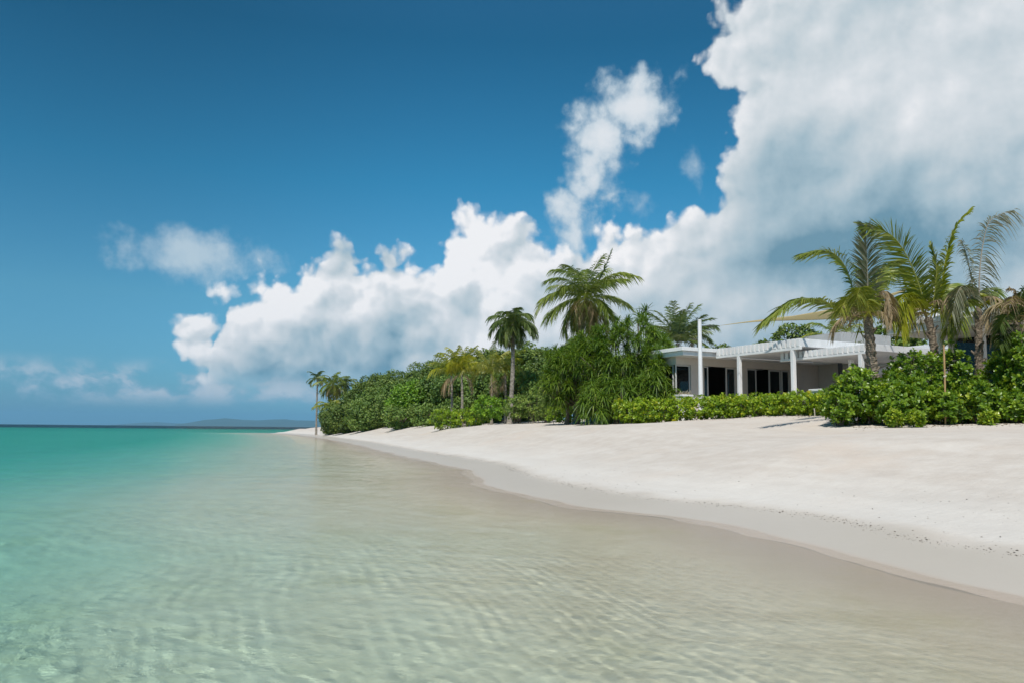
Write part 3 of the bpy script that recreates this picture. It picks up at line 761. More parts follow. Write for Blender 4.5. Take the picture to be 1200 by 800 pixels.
# the wooded point: back row, middle row, then the bushes at its foot
G_T = 'trees of the wooded point'
back = [
    ('small dark tree right behind the two shaggy palms at the tip of the point', 401, 104, 466, 12, 0),
    ('dark tree at the left shoulder of the wooded point, second from the beach tip', 417, 101, 452, 17, 1),
    ('dark rounded tree where the skyline of the point starts to climb', 440, 98, 435, 22, 2),
    ('tree on the skyline of the point, right of the first climbing crown', 464, 93, 428, 22, 3),
    ('broad dark tree on the even middle stretch of the skyline', 488, 89, 424, 25, 4),
    ('dark tree on the skyline just left of the yellow palms', 513, 83, 416, 25, 0),
    ('dark tree on the skyline directly behind the two yellow palms', 540, 77, 411, 26, 1),
    ('dark peaked tree on the skyline above the green young palm', 566, 72, 401, 24, 2),
    ('tall dark tree behind the slim tall palm, left of its trunk', 592, 70, 401, 25, 3),
    ('tall dark tree right of the slim tall palm trunk', 619, 67, 397, 26, 4),
    ('tallest dark tree at the top of the wooded slope, left of the screw pine', 644, 62, 395, 26, 0),
    ('dark tree mostly hidden behind the big screw pine and shaggy palm', 684, 58, 392, 36, 2),
]
for l, px, Y, top, hw, v_ in back:
    tree('broadleaf_tree', l, px, Y, top, hw * 1.2, v_, M_tree, group=G_T)
midr = [
    ('mid green tree in the second row, above the grey green beach bush', 447, 88, 451, 25, 3),
    ('mid green tree in the second row, behind the bright green bush', 478, 81, 442, 26, 1),
    ('mid green tree in the second row, left of the nearer yellow palm', 512, 73, 437, 25, 2),
    ('shaded tree low behind the trunks of the two yellow palms', 541, 67, 434, 26, 4),
    ('shaded tree low behind the green young palm', 574, 64, 430, 26, 0),
    ('shaded tree low behind the slim tall palm trunk', 606, 61, 428, 27, 3),
    ('leafy tree in the second row just left of the screw pine', 640, 57, 424, 28, 1),
]
for l, px, Y, top, hw, v_ in midr:
    tree('broadleaf_tree', l, px, Y, top, hw * 1.2, v_, M_tree2, group=G_T)
fr_ = [
    ('dark rounded bush at the foot of the shaggy palms on the tip', 394, 99, 470, 15, 2, M_tree),
    ('dark green bush on the sand, second from the tip of the point', 412, 94, 467, 18, 0, M_tree),
    ('grey green bush spilling lowest onto the sand of the point', 438, 86, 464, 25, 1, M_tree2),
    ('bright yellow green bush halfway along the foot of the point', 486, 73, 446, 25, 3, M_bright),
    ('low grey green bush in front of the bright yellow green bush', 474, 70, 473, 20, 4, M_tree2),
    ('low mid green bush left of the low leafy hedge below the yellow palms', 503, 66, 471, 17, 2, M_tree2),
]
for l, px, Y, top, hw, v_, mt in fr_:
    tree('beach_bush', l, px, Y, top, hw * 1.2, v_, mt, cat='bush', group='bushes at the foot of the wooded point')

# palms at the tip of the point
auto_palm('coconut_palm', 'slim straight palm standing alone at the tip of the point', gp(371.5, 108), pp(372, 443, 108), 15, 1.75, 0.5, RNG, M_palmg, 'palms on the tip of the point',
          el=(75, -30), bend=(0.9, 1.6), nl=22, width=0.07, droop=0.5, r=(0.13, 0.10), dead=1)
auto_palm('coconut_palm', 'shaggy brownish palm right of the slim palm on the tip', gp(394, 106), pp(390, 450, 106), 22, 2.5, 0.75, RNG, M_palm, 'palms on the tip of the point',
          el=(80, -60), bend=(0.9, 1.7), nl=22, width=0.08, droop=0.7, r=(0.16, 0.12), dead=7, tone=0.35)
auto_palm('coconut_palm', 'dark full palm behind the shaggy palm on the tip', gp(405, 108), pp(404, 449, 108), 20, 2.0, 0.6, RNG, M_palmg, 'palms on the tip of the point',
          el=(70, -50), bend=(0.9, 1.7), nl=22, width=0.08, droop=0.6, r=(0.16, 0.12), dead=1)
auto_palm('young_palm', 'low young palm with orange tinged fronds leaning over the sand at the tip', gp(386, 103), pp(386, 478, 103), 12, 2.4, 0.6, RNG, M_palmy, 'palms on the tip of the point',
          el=(75, 10), bend=(1.2, 2.1), nl=20, width=0.08, droop=0.6, r=(0.14, 0.12), dead=3, tone=0.35)

# yellow and green young palms in front of the trees
G_Y = 'young palms before the trees'
def droopy(name, label, px, Y, ytop, n, L, mat, el, bend, tone, r=(0.10, 0.075), wide=0.6):
    base = gp(px, Y); top = pp(px, ytop, Y); root = empty(name, base, label, 'palm tree', G_Y)
    trunk(root, base, [base - np.array([0, 0, .15]), (base + top) / 2 + np.array([.05, 0, 0]), top], r[0], r[1], M_bark, seed=3)
    for i in range(n):
        f = i / n; az = i * 2.39996 + RNG.rand()
        e = R(el[0] + (el[1] - el[0]) * f) ; b = bend[0] + (bend[1] - bend[0]) * (0.25 * RNG.rand() + 0.75 * f)
        frond(root, base, rachis(top, az, e, L * RNG.uniform(.8, 1.1), b, power=1.15), 26, 0.55, 0.9, mat if RNG.rand() < .8 else M_palm, RNG, 0.055, tone=float(np.clip(tone + RNG.normal() * .15, 0, 1)), nseg=3)
    for i in range(2):
        frond(root, base, rachis(top - np.array([0, 0, .15]), RNG.rand() * 6.28, R(10), L * .7, 1.8, power=.6), 20, 0.4, 0.9, M_palmb, RNG, 0.05, label='dry brown hanging frond', nseg=3)
droopy('young_palm', 'left of the two bright yellow palms with hanging fronds', 529, 57, 440, 13, 2.0, M_palmy, (88, 62), (0.5, 2.6), 0.6)
droopy('young_palm', 'right of the two bright yellow palms, slightly taller crown', 541, 56.5, 436, 15, 2.3, M_palmy, (88, 60), (0.5, 2.5), 0.5)
droopy('young_palm', 'green young palm between the yellow palms and the slim tall palm', 576, 57, 438, 16, 2.5, M_palm, (86, 35), (0.7, 2.2), 0.85)
droopy('young_palm', 'yellow green young palm half hidden beside the slim tall palm', 592, 58, 436, 13, 2.1, M_palmy, (85, 50), (0.7, 2.4), 0.2)

# the slim tall palm and the big shaggy palm
auto_palm('coconut_palm', 'slim tall palm with a mop crown rising above the trees', gp(597, 54), pp(601, 380, 54), 34, 1.72, 0.66, RNG, M_palmg, None, el=(78, -40), bend=(1.0, 1.9), nl=32, width=0.055,
          droop=0.75, r=(0.17, 0.11), mid=(0.1, 0, 0), dead=3)
bp = auto_palm('coconut_palm', 'big shaggy palm with a broad brownish crown behind the screw pine', gp(675, 41), pp(687, 350, 41), 36, 2.6, 0.75, RNG, M_palm, None, el=(88, -55), bend=(0.6, 1.6), nl=46, width=0.042,
               droop=0.65, r=(0.16, 0.12), mid=(-0.15, 0, 0), dead=12, tone=0.30)
b_ = np.array(bp.location)
frond(bp, b_, [pp(690, 350, 41), pp(702, 328, 40.8), pp(711, 308, 40.5), pp(717, 293, 40.3)], 30, 0.45, 0.5, M_palmg, RNG, 0.045, spread=(30, 12))
frond(bp, b_, [pp(692, 352, 41), pp(706, 334, 40.6), pp(724, 320, 40.4), pp(748, 324, 40)], 40, 0.7, 0.8, M_palm, RNG, 0.045)
frond(bp, b_, [pp(684, 352, 41), pp(668, 338, 40.6), pp(652, 342, 40.3), pp(634, 351, 40)], 40, 0.7, 0.8, M_palm, RNG, 0.045)

# screw pines
G_P = 'screw pines left of the villa'
def rel(base, lobes):  # lobes given in world, made relative
    return [(a - base[0], b - base[1], c - base[2], d, e, f) for a, b, c, d, e, f in lobes]
def lobe(px, py, Y, rpx, rpy, ry): 
    p = pp(px, py, Y); return (p[0], p[1], p[2], rpx * Y / LENS_F, ry, rpy * Y / LENS_F)
b = gp(735, 37.2)
screw_pine('screw_pine', 'big domed screw pine with long strap leaves beside the white villa', b, rel(b, [lobe(735, 425, 37.2, 56, 50, 2.0), lobe(768, 440, 37, 34, 38, 1.5), lobe(700, 425, 37, 30, 42, 1.4), lobe(742, 395, 37.6, 30, 24, 1.3), lobe(766, 436, 36.0, 30, 42, 1.1)]),
           RNG, 480, 0.50, 0.036, G_P, trunks=((0, 0), (-0.8, 0.1), (0.7, 0.2)), tone=0.42, droop=0.38)
b = gp(664, 38.6)
screw_pine('screw_pine', 'lower screw pine on the left flank of the big domed one', b, rel(b, [lobe(662, 440, 38.6, 30, 36, 1.5), lobe(684, 428, 38.8, 24, 34, 1.4), lobe(650, 456, 38.2, 20, 22, 1.0)]),
           RNG, 210, 0.52, 0.036, G_P, trunks=((0, 0), (0.5, 0)), tone=0.45, droop=0.32)
b = gp(735, 34.6)
screw_pine('screw_pine', 'low drooping screw pine whose leaves sweep the sand in front of the big one', b, rel(b, [lobe(725, 462, 34.8, 40, 26, 1.0), lobe(765, 458, 34.9, 28, 26, 1.0), lobe(700, 474, 34.4, 20, 16, .7)]),
           RNG, 190, 0.56, 0.036, G_P, trunks=((0, 0), (-0.5, 0)), tone=0.40, droop=0.6, shell=(0.4, 1.0))
# screw pine and palms behind the villa's left end
b = gp(757, 45)
screw_pine('screw_pine', 'upright dark screw pine head rising behind the big domed one', b, rel(b, [lobe(757, 378, 45, 10, 14, 0.7), lobe(762, 395, 45, 14, 14, 0.8)]), RNG, 14, 0.85, 0.06, G_P, tone=0.2, droop=0.35)
auto_palm('coconut_palm', 'palm with upright fronds behind the left end of the villa roof', gp(795, 49), pp(794, 402, 49), 20, 2.6, 0.7, RNG, M_palmg, None, el=(86, 15), bend=(0.4, 1.0), nl=32, width=0.055, droop=0.5, r=(0.15, 0.12), dead=2, tone=0.6)
auto_palm('coconut_palm', 'dark leaning palm just left of the white sail pole', gp(812, 51), pp(811, 392, 51), 14, 1.7, 0.6, RNG, M_palmg, None, el=(80, -10), bend=(0.9, 1.7), nl=28, width=0.055, droop=0.6, r=(0.13, 0.10), dead=1, tone=0.4)
G_B = 'trees behind the villa'
tree('broadleaf_tree', 'flat spreading dark tree just above the villa roof right of the sail pole', 845, 47, 396, 26, 3, M_tree, group=G_B, depth=0.8)
tree('broadleaf_tree', 'small dark tree with rounded tufts under the left end of the shade sail', 891, 47, 382, 15, 2, M_tree, group=G_B)
tree('broadleaf_tree', 'wide dark tree behind the pergola below the middle of the shade sail', 936, 46, 374, 32, 1, M_tree, group=G_B)
tree('broadleaf_tree', 'dark tree behind the villa, seen between the first two near palms', 1050, 44, 338, 32, 4, M_tree2, group=G_B)
tree('broadleaf_tree', 'dark tree behind the villa, seen between the second and third near palms', 1116, 42, 345, 26, 0, M_tree2, group=G_B)
auto_palm('young_palm', 'bright green palm behind the pergola under the shade sail', gp(982, 41), pp(982, 402, 41), 14, 1.9, 0.6, RNG, M_palm, G_B, el=(80, 0), bend=(0.9, 1.6), nl=28, width=0.05, droop=0.5, dead=0, tone=0.6)

# ---- the four near palms on the right, frond by frond
def near_palm(label, foot, Y, tr_pts, r0, r1, fr, skirt, name='coconut_palm'):
    base = gp(foot, Y); root = empty(name, base, label, 'palm tree', 'near palms behind the right shrubs')
    pts = [base - np.array([0, 0, .2])] + [pp(x, y, Y + d) for x, y, d in tr_pts]
    trunk(root, base, pts, r0, r1, M_barkf, rings=True, seed=5, flare=1.2, n=60, sides=12, rough=0.10)
    for f in fr:
        f = dict(f); P_ = [pp(x, y, Y + d) for x, y, d in f.pop('p')]
        frond(root, base, P_, int(f.pop('n', 52) * 1.55), f.pop('leaf', 0.62), f.pop('droop', 0.45), f.pop('mat', M_palm), RNG, f.pop('w', 0.045), **f)
    c = pts[-1]
    for i in range(skirt):                                  # short dry fronds and fibre hanging round the crown shaft
        az = i * 2.4 + RNG.rand(); z = RNG.uniform(-0.1, 0.5)
        frond(root, base, rachis(c + np.array([0, 0, z]), az, R(RNG.uniform(25, 65)), RNG.uniform(0.7, 1.25), RNG.uniform(2.0, 2.7)), 22, 0.42, 0.9, M_palmb if i % 3 else M_palmy, RNG, 0.03,
              tone=RNG.uniform(0.3, 0.7), label='dry brown hanging frond' if i % 3 else None, rach=0.018)
    # boots of old leaves: stubs on the trunk
    for i in range(7):
        az = i * 2.4; q = pts[-1] * 0.55 + pts[1] * 0.45 + (pts[-1] - pts[1]) * (i / 7 - 0.5) * 0.8
        dvec = np.array([math.cos(az), math.sin(az), 1.1]); dvec /= np.linalg.norm(dvec)
        V, F, F2 = tube([q - base + dvec * 0.03, q - base + dvec * 0.30], [0.05, 0.03], 6); g = Geo(); g.add(V, [F, F2]); g.build('leaf_stub', M_barkf, root)
    return root
UPY = np.array([0, -1.0, 0.25])
near_palm('leftmost of the near palms, stout trunk and a low frond arching over the pergola', 1026, 22.6, [(1024, 450, 0), (1021, 415, 0), (1017, 372, 0)], 0.165, 0.125, [
    dict(p=[(1010, 374, 0), (990, 368, -.2), (972, 356, -.4), (950, 350, -.7), (926, 355, -.9), (896, 377, -1.1)], leaf=0.70, droop=0.45, tone=0.5, n=58),
    dict(p=[(1012, 372, 0), (1000, 340, .1), (990, 312, .1), (972, 295, 0), (942, 298, -.2)], leaf=0.72, droop=0.40, n=58, tone=0.45),
    dict(p=[(1017, 372, 0), (1017, 340, .2), (1016, 305, .3), (1014, 268, .2)], up=UPY, leaf=0.78, droop=0.22, n=60, mat=M_palms, tone=0.2, spread=(55, 25), lift=0.05),
    dict(p=[(1020, 372, 0), (1030, 345, -.2), (1040, 345, -.4), (1046, 372, -.6)], leaf=0.45, droop=0.9, mat=M_palmb, n=40, tone=0.5, label='dry brown hanging frond'),
    dict(p=[(1012, 372, 0), (1003, 352, -.5), (993, 350, -.9), (984, 366, -1.3)], leaf=0.55, droop=0.6, n=44, tone=0.7),
    dict(p=[(1018, 372, 0), (1026, 335, .4), (1038, 312, .8), (1052, 305, 1.2)], leaf=0.6, droop=0.5, tone=0.6),
    dict(p=[(1018, 374, 0), (1012, 345, -.7), (1008, 338, -1.1), (1003, 352, -1.5)], leaf=0.6, droop=0.6, tone=0.65),
    dict(p=[(1018, 374, 0), (1028, 358, .7), (1040, 356, 1.2), (1050, 366, 1.6)], leaf=0.6, droop=0.6, tone=0.5),
], 11)
near_palm('second near palm, with one huge yellow green frond curving left', 1100, 23.2, [(1098, 440, 0), (1094, 405, 0), (1088, 372, 0)], 0.13, 0.10, [
    dict(p=[(1087, 374, 0), (1078, 338, 0), (1062, 299, -.1), (1042, 274, -.2), (1012, 266, -.4)], leaf=0.95, droop=0.25, n=66, tone=0.55, spread=(62, 24), up=np.array([-.4, -.75, .5]), ratio=(1, 0.85)),
    dict(p=[(1095, 372, 0), (1103, 335, .1), (1110, 296, .2), (1120, 266, .2), (1137, 246, .1)], leaf=0.50, droop=0.5, n=56, mat=M_palmy, tone=0.35, spread=(50, 20)),
    dict(p=[(1084, 370, 0), (1070, 346, -.4), (1055, 350, -.8), (1045, 378, -1.1)], leaf=0.55, droop=0.7, mat=M_palmy, tone=0.3, n=46),
    dict(p=[(1086, 370, 0), (1074, 352, -.6), (1062, 362, -1.0), (1056, 388, -1.2)], leaf=0.5, droop=0.8, mat=M_palmy, tone=0.5, n=42),
    dict(p=[(1091, 372, 0), (1096, 340, .1), (1097, 310, .2), (1091, 287, .2)], leaf=0.5, droop=0.5, n=50, tone=0.6, spread=(45, 18)),
    dict(p=[(1095, 370, 0), (1106, 350, -.3), (1113, 366, -.5), (1110, 392, -.6)], leaf=0.45, droop=0.8, n=42, tone=0.4),
    dict(p=[(1085, 372, 0), (1070, 330, .6), (1052, 318, 1.2), (1035, 330, 1.7)], leaf=0.6, droop=0.55, n=46, mat=M_palmy, tone=0.25),
    dict(p=[(1092, 370, 0), (1112, 335, .9), (1126, 338, 1.5), (1134, 355, 2.0)], leaf=0.55, droop=0.6, n=46, tone=0.5),
], 8)
near_palm('third near palm, windburnt with a tall frond of hanging silvery leaflets', 1149, 22.3, [(1148, 440, 0), (1147, 400, 0), (1146, 362, 0)], 0.125, 0.09, [
    dict(p=[(1147, 362, 0), (1148, 322, 0), (1152, 286, 0), (1161, 258, -.1), (1187, 247, -.2)], leaf=0.62, droop=0.95, n=50, mat=M_palms, tone=0.55, w=0.026, up=UPY, lift=0.0, spread=(80, 30), gap=0.12),
    dict(p=[(1143, 364, 0), (1133, 337, -.3), (1123, 341, -.6), (1116, 368, -.8)], leaf=0.5, droop=0.8, n=44, mat=M_palms, tone=0.2),
    dict(p=[(1145, 362, 0), (1138, 325, .1), (1133, 300, .1), (1127, 282, 0)], leaf=0.42, droop=0.9, n=42, mat=M_palms, tone=0.3, w=0.026, gap=0.15),
    dict(p=[(1150, 362, 0), (1160, 348, -.2), (1169, 358, -.4), (1172, 386, -.5)], leaf=0.45, droop=0.8, n=42, mat=M_palms, tone=0.4, w=0.026),
    dict(p=[(1144, 364, 0), (1136, 352, -.4), (1129, 362, -.7), (1126, 386, -.9)], leaf=0.45, droop=0.8, n=42, tone=0.4),
    dict(p=[(1148, 362, 0), (1156, 340, .5), (1166, 342, .9), (1172, 362, 1.2)], leaf=0.5, droop=0.7, n=42, tone=0.3),
], 9)
near_palm('short dark palm cut by the right edge of the picture, behind the far right shrubs', 1194, 21.2, [(1194, 440, 0), (1193, 405, 0), (1192, 378, 0)], 0.14, 0.10, [
    dict(p=[(1190, 380, 0), (1184, 370, -.2), (1178, 372, -.4), (1172, 384, -.6)], leaf=0.4, droop=0.5, n=40, mat=M_palmg, tone=0.4),
    dict(p=[(1190, 382, 0), (1182, 382, -.2), (1176, 390, -.4), (1172, 404, -.6)], leaf=0.4, droop=0.5, n=40, mat=M_palmg, tone=0.4),
    dict(p=[(1192, 378, 0), (1196, 350, 0), (1206, 335, 0), (1222, 332, 0)], leaf=0.5, droop=0.5, n=44, mat=M_palmg, tone=0.5),
    dict(p=[(1192, 378, 0), (1194, 355, .2), (1190, 342, .3), (1184, 338, .3)], leaf=0.3, droop=0.8, n=36, mat=M_palmb, tone=0.4, label='dry brown hanging frond'),
    dict(p=[(1194, 380, 0), (1206, 366, -.2), (1218, 372, -.4), (1226, 390, -.6)], leaf=0.5, droop=0.5, n=44, mat=M_palmg, tone=0.4),
], 7)

# ---- hedges and shrubs along the top of the beach
def run(px0, Y0, px1, Y1, n, top0, top1, ry, rng):
    """lobes of a clipped hedge between two points; its base is the first point"""
    a = gp(px0, Y0); out = []
    for i in range(n):
        t = (i + 0.5) / n; Y_ = Y0 + (Y1 - Y0) * t; px_ = px0 + (px1 - px0) * t; p = gp(px_, Y_)
        h = (Zat(px_, top0 + (top1 - top0) * t, Y_) - p[2]) * rng.uniform(0.95, 1.05)
        w_ = math.hypot(Xat(px1, Y1) - a[0], Y1 - Y0) / n
        out.append((p[0] - a[0], p[1] - a[1], p[2] - a[2] + h * 0.48, w_ * 0.85, ry, h * 0.52))
    return a, out
a, lb = run(727, 33.6, 990, 25.8, 13, 468, 457, 0.55, RNG)
rosette_shrub('hedge', 'long clipped bright green hedge along the sand in front of the villa', 'hedge', a, lb, RNG, 3600, 0.110, M_hedge, None, per=8, shell=(0.55, 1.12), flat=0.7, tone_shift=0.10)
a, lb = run(644, 42, 678, 41, 3, 474, 474, 0.5, RNG)
rosette_shrub('hedge', 'short bright clipped hedge between the round shrub and the screw pine', 'hedge', a, lb, RNG, 260, 0.12, M_hedge, None, per=8, shell=(0.6, 1.05), flat=0.7)
a, lb = run(513, 55, 566, 52, 4, 478, 476, 0.8, RNG)
rosette_shrub('hedge', 'low leafy hedge on the sand below the yellow palms', 'hedge', a, lb, RNG, 480, 0.16, M_hedge, None, per=8, shell=(0.6, 1.05))
def shrub(label, px, Y, lobes, n, leaf=0.12, mat=None, group='leafy shrubs along the top of the beach', tone=0.0, per=10):
    b = gp(px, Y)
    return rosette_shrub('leafy_shrub', label, 'shrub', b, rel(b, [lobe(*q) for q in lobes]), RNG, n, leaf, mat, group, per=per, tone_shift=tone)
shrub('mid green shrub beneath the green young palm, beside the low leafy hedge', 572, 51, [(570, 476, 51, 18, 15, 1.0), (583, 478, 50.5, 14, 13, .9)], 260, 0.15, M_bright)
shrub('round grey green shrub right of the slim tall palm trunk', 618, 48, [(606, 476, 48, 18, 15, 1.0), (625, 474, 48, 20, 18, 1.1), (640, 476, 47.5, 12, 13, .8)], 420, 0.14, M_tree2, tone=0.2)
G_S = 'sea lettuce shrubs at the right'
shrub('rounded sea lettuce shrub between the clipped hedge and the stout near palm', 1000, 21.6, [(1003, 462, 21.6, 28, 33, 0.9), (985, 474, 21.4, 20, 24, 0.7), (1022, 470, 21.4, 22, 26, 0.8)], 620, 0.125, M_scaev, G_S)
shrub('wide low sea lettuce shrub in front of the stout palm trunk', 1052, 20.8, [(1045, 474, 20.8, 26, 24, 0.8), (1072, 472, 20.9, 24, 26, 0.8), (1056, 462, 21.2, 22, 22, 0.7)], 560, 0.125, M_scaev, G_S)
shrub('tall sea lettuce shrub between the stout palm and the bamboo stake', 1068, 22.4, [(1066, 440, 22.4, 24, 30, 0.8), (1085, 445, 22.3, 18, 34, 0.8), (1050, 452, 22.2, 16, 22, 0.7)], 520, 0.12, M_scaev, G_S)
shrub('tall dark hearted sea lettuce shrub right of the bamboo stake', 1116, 22.0, [(1116, 440, 22.0, 17, 38, 0.8), (1130, 462, 21.8, 16, 26, 0.7)], 420, 0.12, M_scaev, G_S)
shrub('low sea lettuce shrub at the foot of the bamboo stake', 1105, 20.6, [(1100, 476, 20.6, 20, 21, 0.7), (1122, 478, 20.7, 16, 19, 0.6)], 380, 0.12, M_scaev, G_S)
shrub('low sea lettuce shrub in front of the windburnt palm', 1148, 20.4, [(1147, 472, 20.4, 22, 26, 0.7), (1166, 476, 20.3, 18, 22, 0.6)], 440, 0.12, M_scaev, G_S)
shrub('sea lettuce shrub right of the windburnt palm trunk', 1172, 21.4, [(1172, 448, 21.4, 18, 34, 0.8), (1190, 455, 21.2, 20, 34, 0.8)], 500, 0.12, M_scaev, G_S)
shrub('tallest sea lettuce shrub at the right edge, in front of the short dark palm', 1200, 20.6, [(1196, 420, 20.6, 20, 34, 0.8), (1205, 455, 20.4, 24, 40, 0.9), (1228, 440, 20.4, 24, 46, 0.9)], 700, 0.12, M_scaev, G_S)
shrub('low sea lettuce shrub on the sand at the right edge of the picture', 1194, 19.8, [(1190, 478, 19.8, 20, 20, 0.6), (1215, 476, 19.8, 22, 23, 0.7)], 380, 0.12, M_scaev, G_S)
for l, px, Y, r_ in (('small greyish seedling shrub on the sand before the wide low shrub', 1048, 19.9, 9), ('small greyish seedling shrub on the sand left of the bamboo stake foot', 1074, 19.7, 7),
                     ('small seedling shrub on the sand below the windburnt palm', 1158, 19.5, 8)):
    shrub(l, px, Y, [(px, 490, Y, r_, 9, 0.25)], 60, 0.11, M_scaev, 'small seedlings on the sand', tone=0.22)

# ------------------------------------------------------------------ the villa
def plain(name, col, rough=0.6, var=0.12, scale=1.5, spec=0.3, bump=0.0):
    m = bpy.data.materials.new(name); m.use_nodes = True; nt = m.node_tree; N = Nodes(nt); bs = nt.nodes['Principled BSDF']
    g = N.new('ShaderNodeNewGeometry'); p = N.vm('MULTIPLY', g.outputs['Position'], (1, 1, 0.5))
    n = N.add(N.mul(N.noise(p, scale, 5, 0.6), 0.7), N.mul(N.noise(p, scale * 14, 4, 0.6), 0.3))
    lo = tuple(c * (1 - var) for c in col); hi = tuple(min(1, c * (1 + var * 0.4)) for c in col)
    N.put(bs.inputs['Base Color'], N.mix(N.ss(n, 0.35, 0.65), lo, hi)); bs.inputs['Roughness'].default_value = rough; bs.inputs['Specular IOR Level'].default_value = spec
    if bump: N.put(bs.inputs['Normal'], N.bump(N.noise(p, 30, 5, 0.6), bump, 0.01))
    return m
M_white = plain('white_paint', (0.80, 0.80, 0.79), 0.5, 0.10, 1.2)
M_render = plain('wall_render', (0.68, 0.615, 0.55), 0.85, 0.08, 0.8, 0.2, 0.2)
M_soffit = plain('soffit_paint', (0.66, 0.64, 0.61), 0.8, 0.06)
M_frame = plain('door_frame_paint', (0.60, 0.59, 0.57), 0.4, 0.06)
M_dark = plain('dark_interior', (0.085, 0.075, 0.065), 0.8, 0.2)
M_steel = plain('dark_steel', (0.05, 0.055, 0.06), 0.45, 0.2, 3.0, 0.5)
M_deck = plain('terrace_stone', (0.45, 0.42, 0.38), 0.8, 0.12)
M_screen = plain('grey_louvre', (0.42, 0.42, 0.41), 0.6, 0.12)
M_glass = bpy.data.materials.new('tinted_glass'); M_glass.use_nodes = True
_nt = M_glass.node_tree; N = Nodes(_nt); _nt.nodes.remove(_nt.nodes['Principled BSDF'])
_t = N.new('ShaderNodeBsdfTransparent'); _t.inputs[0].default_value = (0.20, 0.25, 0.24, 1)
_g = N.new('ShaderNodeBsdfGlossy'); _g.inputs['Roughness'].default_value = 0.015; _g.inputs[0].default_value = (0.9, 0.95, 0.95, 1)
_f = N.new('ShaderNodeFresnel'); _f.inputs['IOR'].default_value = 1.48
_m = N.new('ShaderNodeMixShader'); N.put(_m.inputs[0], _f.outputs[0]); _nt.links.new(_t.outputs[0], _m.inputs[1]); _nt.links.new(_g.outputs[0], _m.inputs[2])
_nt.links.new(_m.outputs[0], _nt.nodes['Material Output'].inputs[0])

HC = np.array([7.3, 33.9]); HX = np.array([0.898, 0.440]); HX = HX / np.linalg.norm(HX); HY = np.array([-HX[1], HX[0]]); HA = math.atan2(HX[1], HX[0])
GZ = 1.72                                     # ground beside the villa
FL = 1.90                                     # floor
def wl(x, y): p = HC + HX * x + HY * y; return p[0], p[1]
def lx_at(px, y):
    """local x of the point of the line local-y = y that stands at column px"""
    lo, hi = -12.0, 30.0
    f = lambda x: (lambda q: 600 + LENS_F * q[0] / q[1])(wl(x, y))
    for _ in range(60):
        mid = (lo + hi) / 2
        if f(mid) < px: lo = mid
        else: hi = mid
    return (lo + hi) / 2
def ly_at(px, x):
    lo, hi = 6.0, -22.0                        # moving towards the camera shifts right
    for _ in range(60):
        mid = (lo + hi) / 2; q = wl(x, mid)
        if 600 + LENS_F * q[0] / q[1] < px: lo = mid
        else: hi = mid
    return (lo + hi) / 2
class Boxes:
    def __init__(s): s.g = Geo()
    def box(s, x0, x1, y0, y1, z0, z1, bev=0.0):
        v = np.array([(x, y, z) for x in (x0, x1) for y in (y0, y1) for z in (z0, z1)], float)
        f = np.array([(0, 1, 3, 2), (4, 6, 7, 5), (0, 4, 5, 1), (2, 3, 7, 6), (0, 2, 6, 4), (1, 5, 7, 3)])
        s.g.add(v, f); return s
    def build(s, name, mat, root, bevel=0.012):
        o = s.g.build(name, mat, root)
        if bevel:
            b = o.modifiers.new('bevel', 'BEVEL'); b.width = bevel; b.segments = 2; b.limit_method = 'ANGLE'
        return o
def hroot(name, lx, ly, label, cat, group=None):
    x, y = wl(lx, ly); return empty(name, (x, y, 0), label, cat, group, HA)
def B(): return Boxes()

villa = hroot('villa', 0, 0, 'low white flat roofed beach villa with dark glass doors behind the clipped hedge', 'villa')
YW = 0.90
EB, ET = 4.45, 4.80
b = B(); b.box(-0.02, 9.3, -0.02, 7.4, EB + 0.19, ET); b.build('roof', M_white, villa)
b = B(); b.box(0.07, 9.2, 0.07, 7.3, EB, EB + 0.186); b.build('fascia', M_white, villa)
b = B(); b.box(-0.4, 9.2, 0.0, 7.3, GZ - 0.6, FL); b.build('floor_slab', M_deck, villa)
# front wall: solid pieces between the openings
xs = {k: lx_at(k, YW) for k in (793, 810.5, 821, 825.5, 831.5, 853.5, 856, 864.5, 876.5, 887, 889, 904, 906, 916.5, 918.5, 926.5)}
x0 = xs[793]; DT = 4.12
wb = B()
for a, c in ((810.5, 825.5), (864.5, 876.5)): wb.box(xs[a], xs[c], YW, YW + 0.2, FL, DT)
wb.box(xs[926.5], 8.9, YW, YW + 0.2, FL, DT)
wb.box(x0 + 0.0, 8.9, YW, YW + 0.2, DT + 0.002, EB - 0.004)
wb.box(x0, x0 + 0.2, YW + 0.22, 7.0, DT + 0.002, EB - 0.004)
wb.box(x0, x0 + 0.2, 3.4, 7.0, FL, DT)
wb.build('wall', M_render, villa, 0.0)
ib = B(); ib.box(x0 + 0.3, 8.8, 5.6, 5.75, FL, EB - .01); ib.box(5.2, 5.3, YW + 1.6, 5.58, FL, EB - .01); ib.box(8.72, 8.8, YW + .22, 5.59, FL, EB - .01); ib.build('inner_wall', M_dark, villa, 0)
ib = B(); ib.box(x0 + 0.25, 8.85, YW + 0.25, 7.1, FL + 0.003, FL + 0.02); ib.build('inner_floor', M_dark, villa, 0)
def pane(name, x0_, x1_, y, z0, z1, frame=0.055, glass=True):
    f = B(); d = 0.06
    f.box(x0_, x0_ + frame, y, y + d, z0, z1); f.box(x1_ - frame, x1_, y, y + d, z0, z1)
    f.box(x0_ + frame, x1_ - frame, y, y + d, z1 - frame, z1); f.box(x0_ + frame, x1_ - frame, y, y + d, z0, z0 + frame)
    o = f.build(name, M_frame, villa, 0.006)
    g = B(); g.box(x0_ + frame + .001, x1_ - frame - .001, y + 0.025, y + 0.033, z0 + frame + .001, z1 - frame - .001); p = g.build('pane', M_glass, o, 0)
    return o
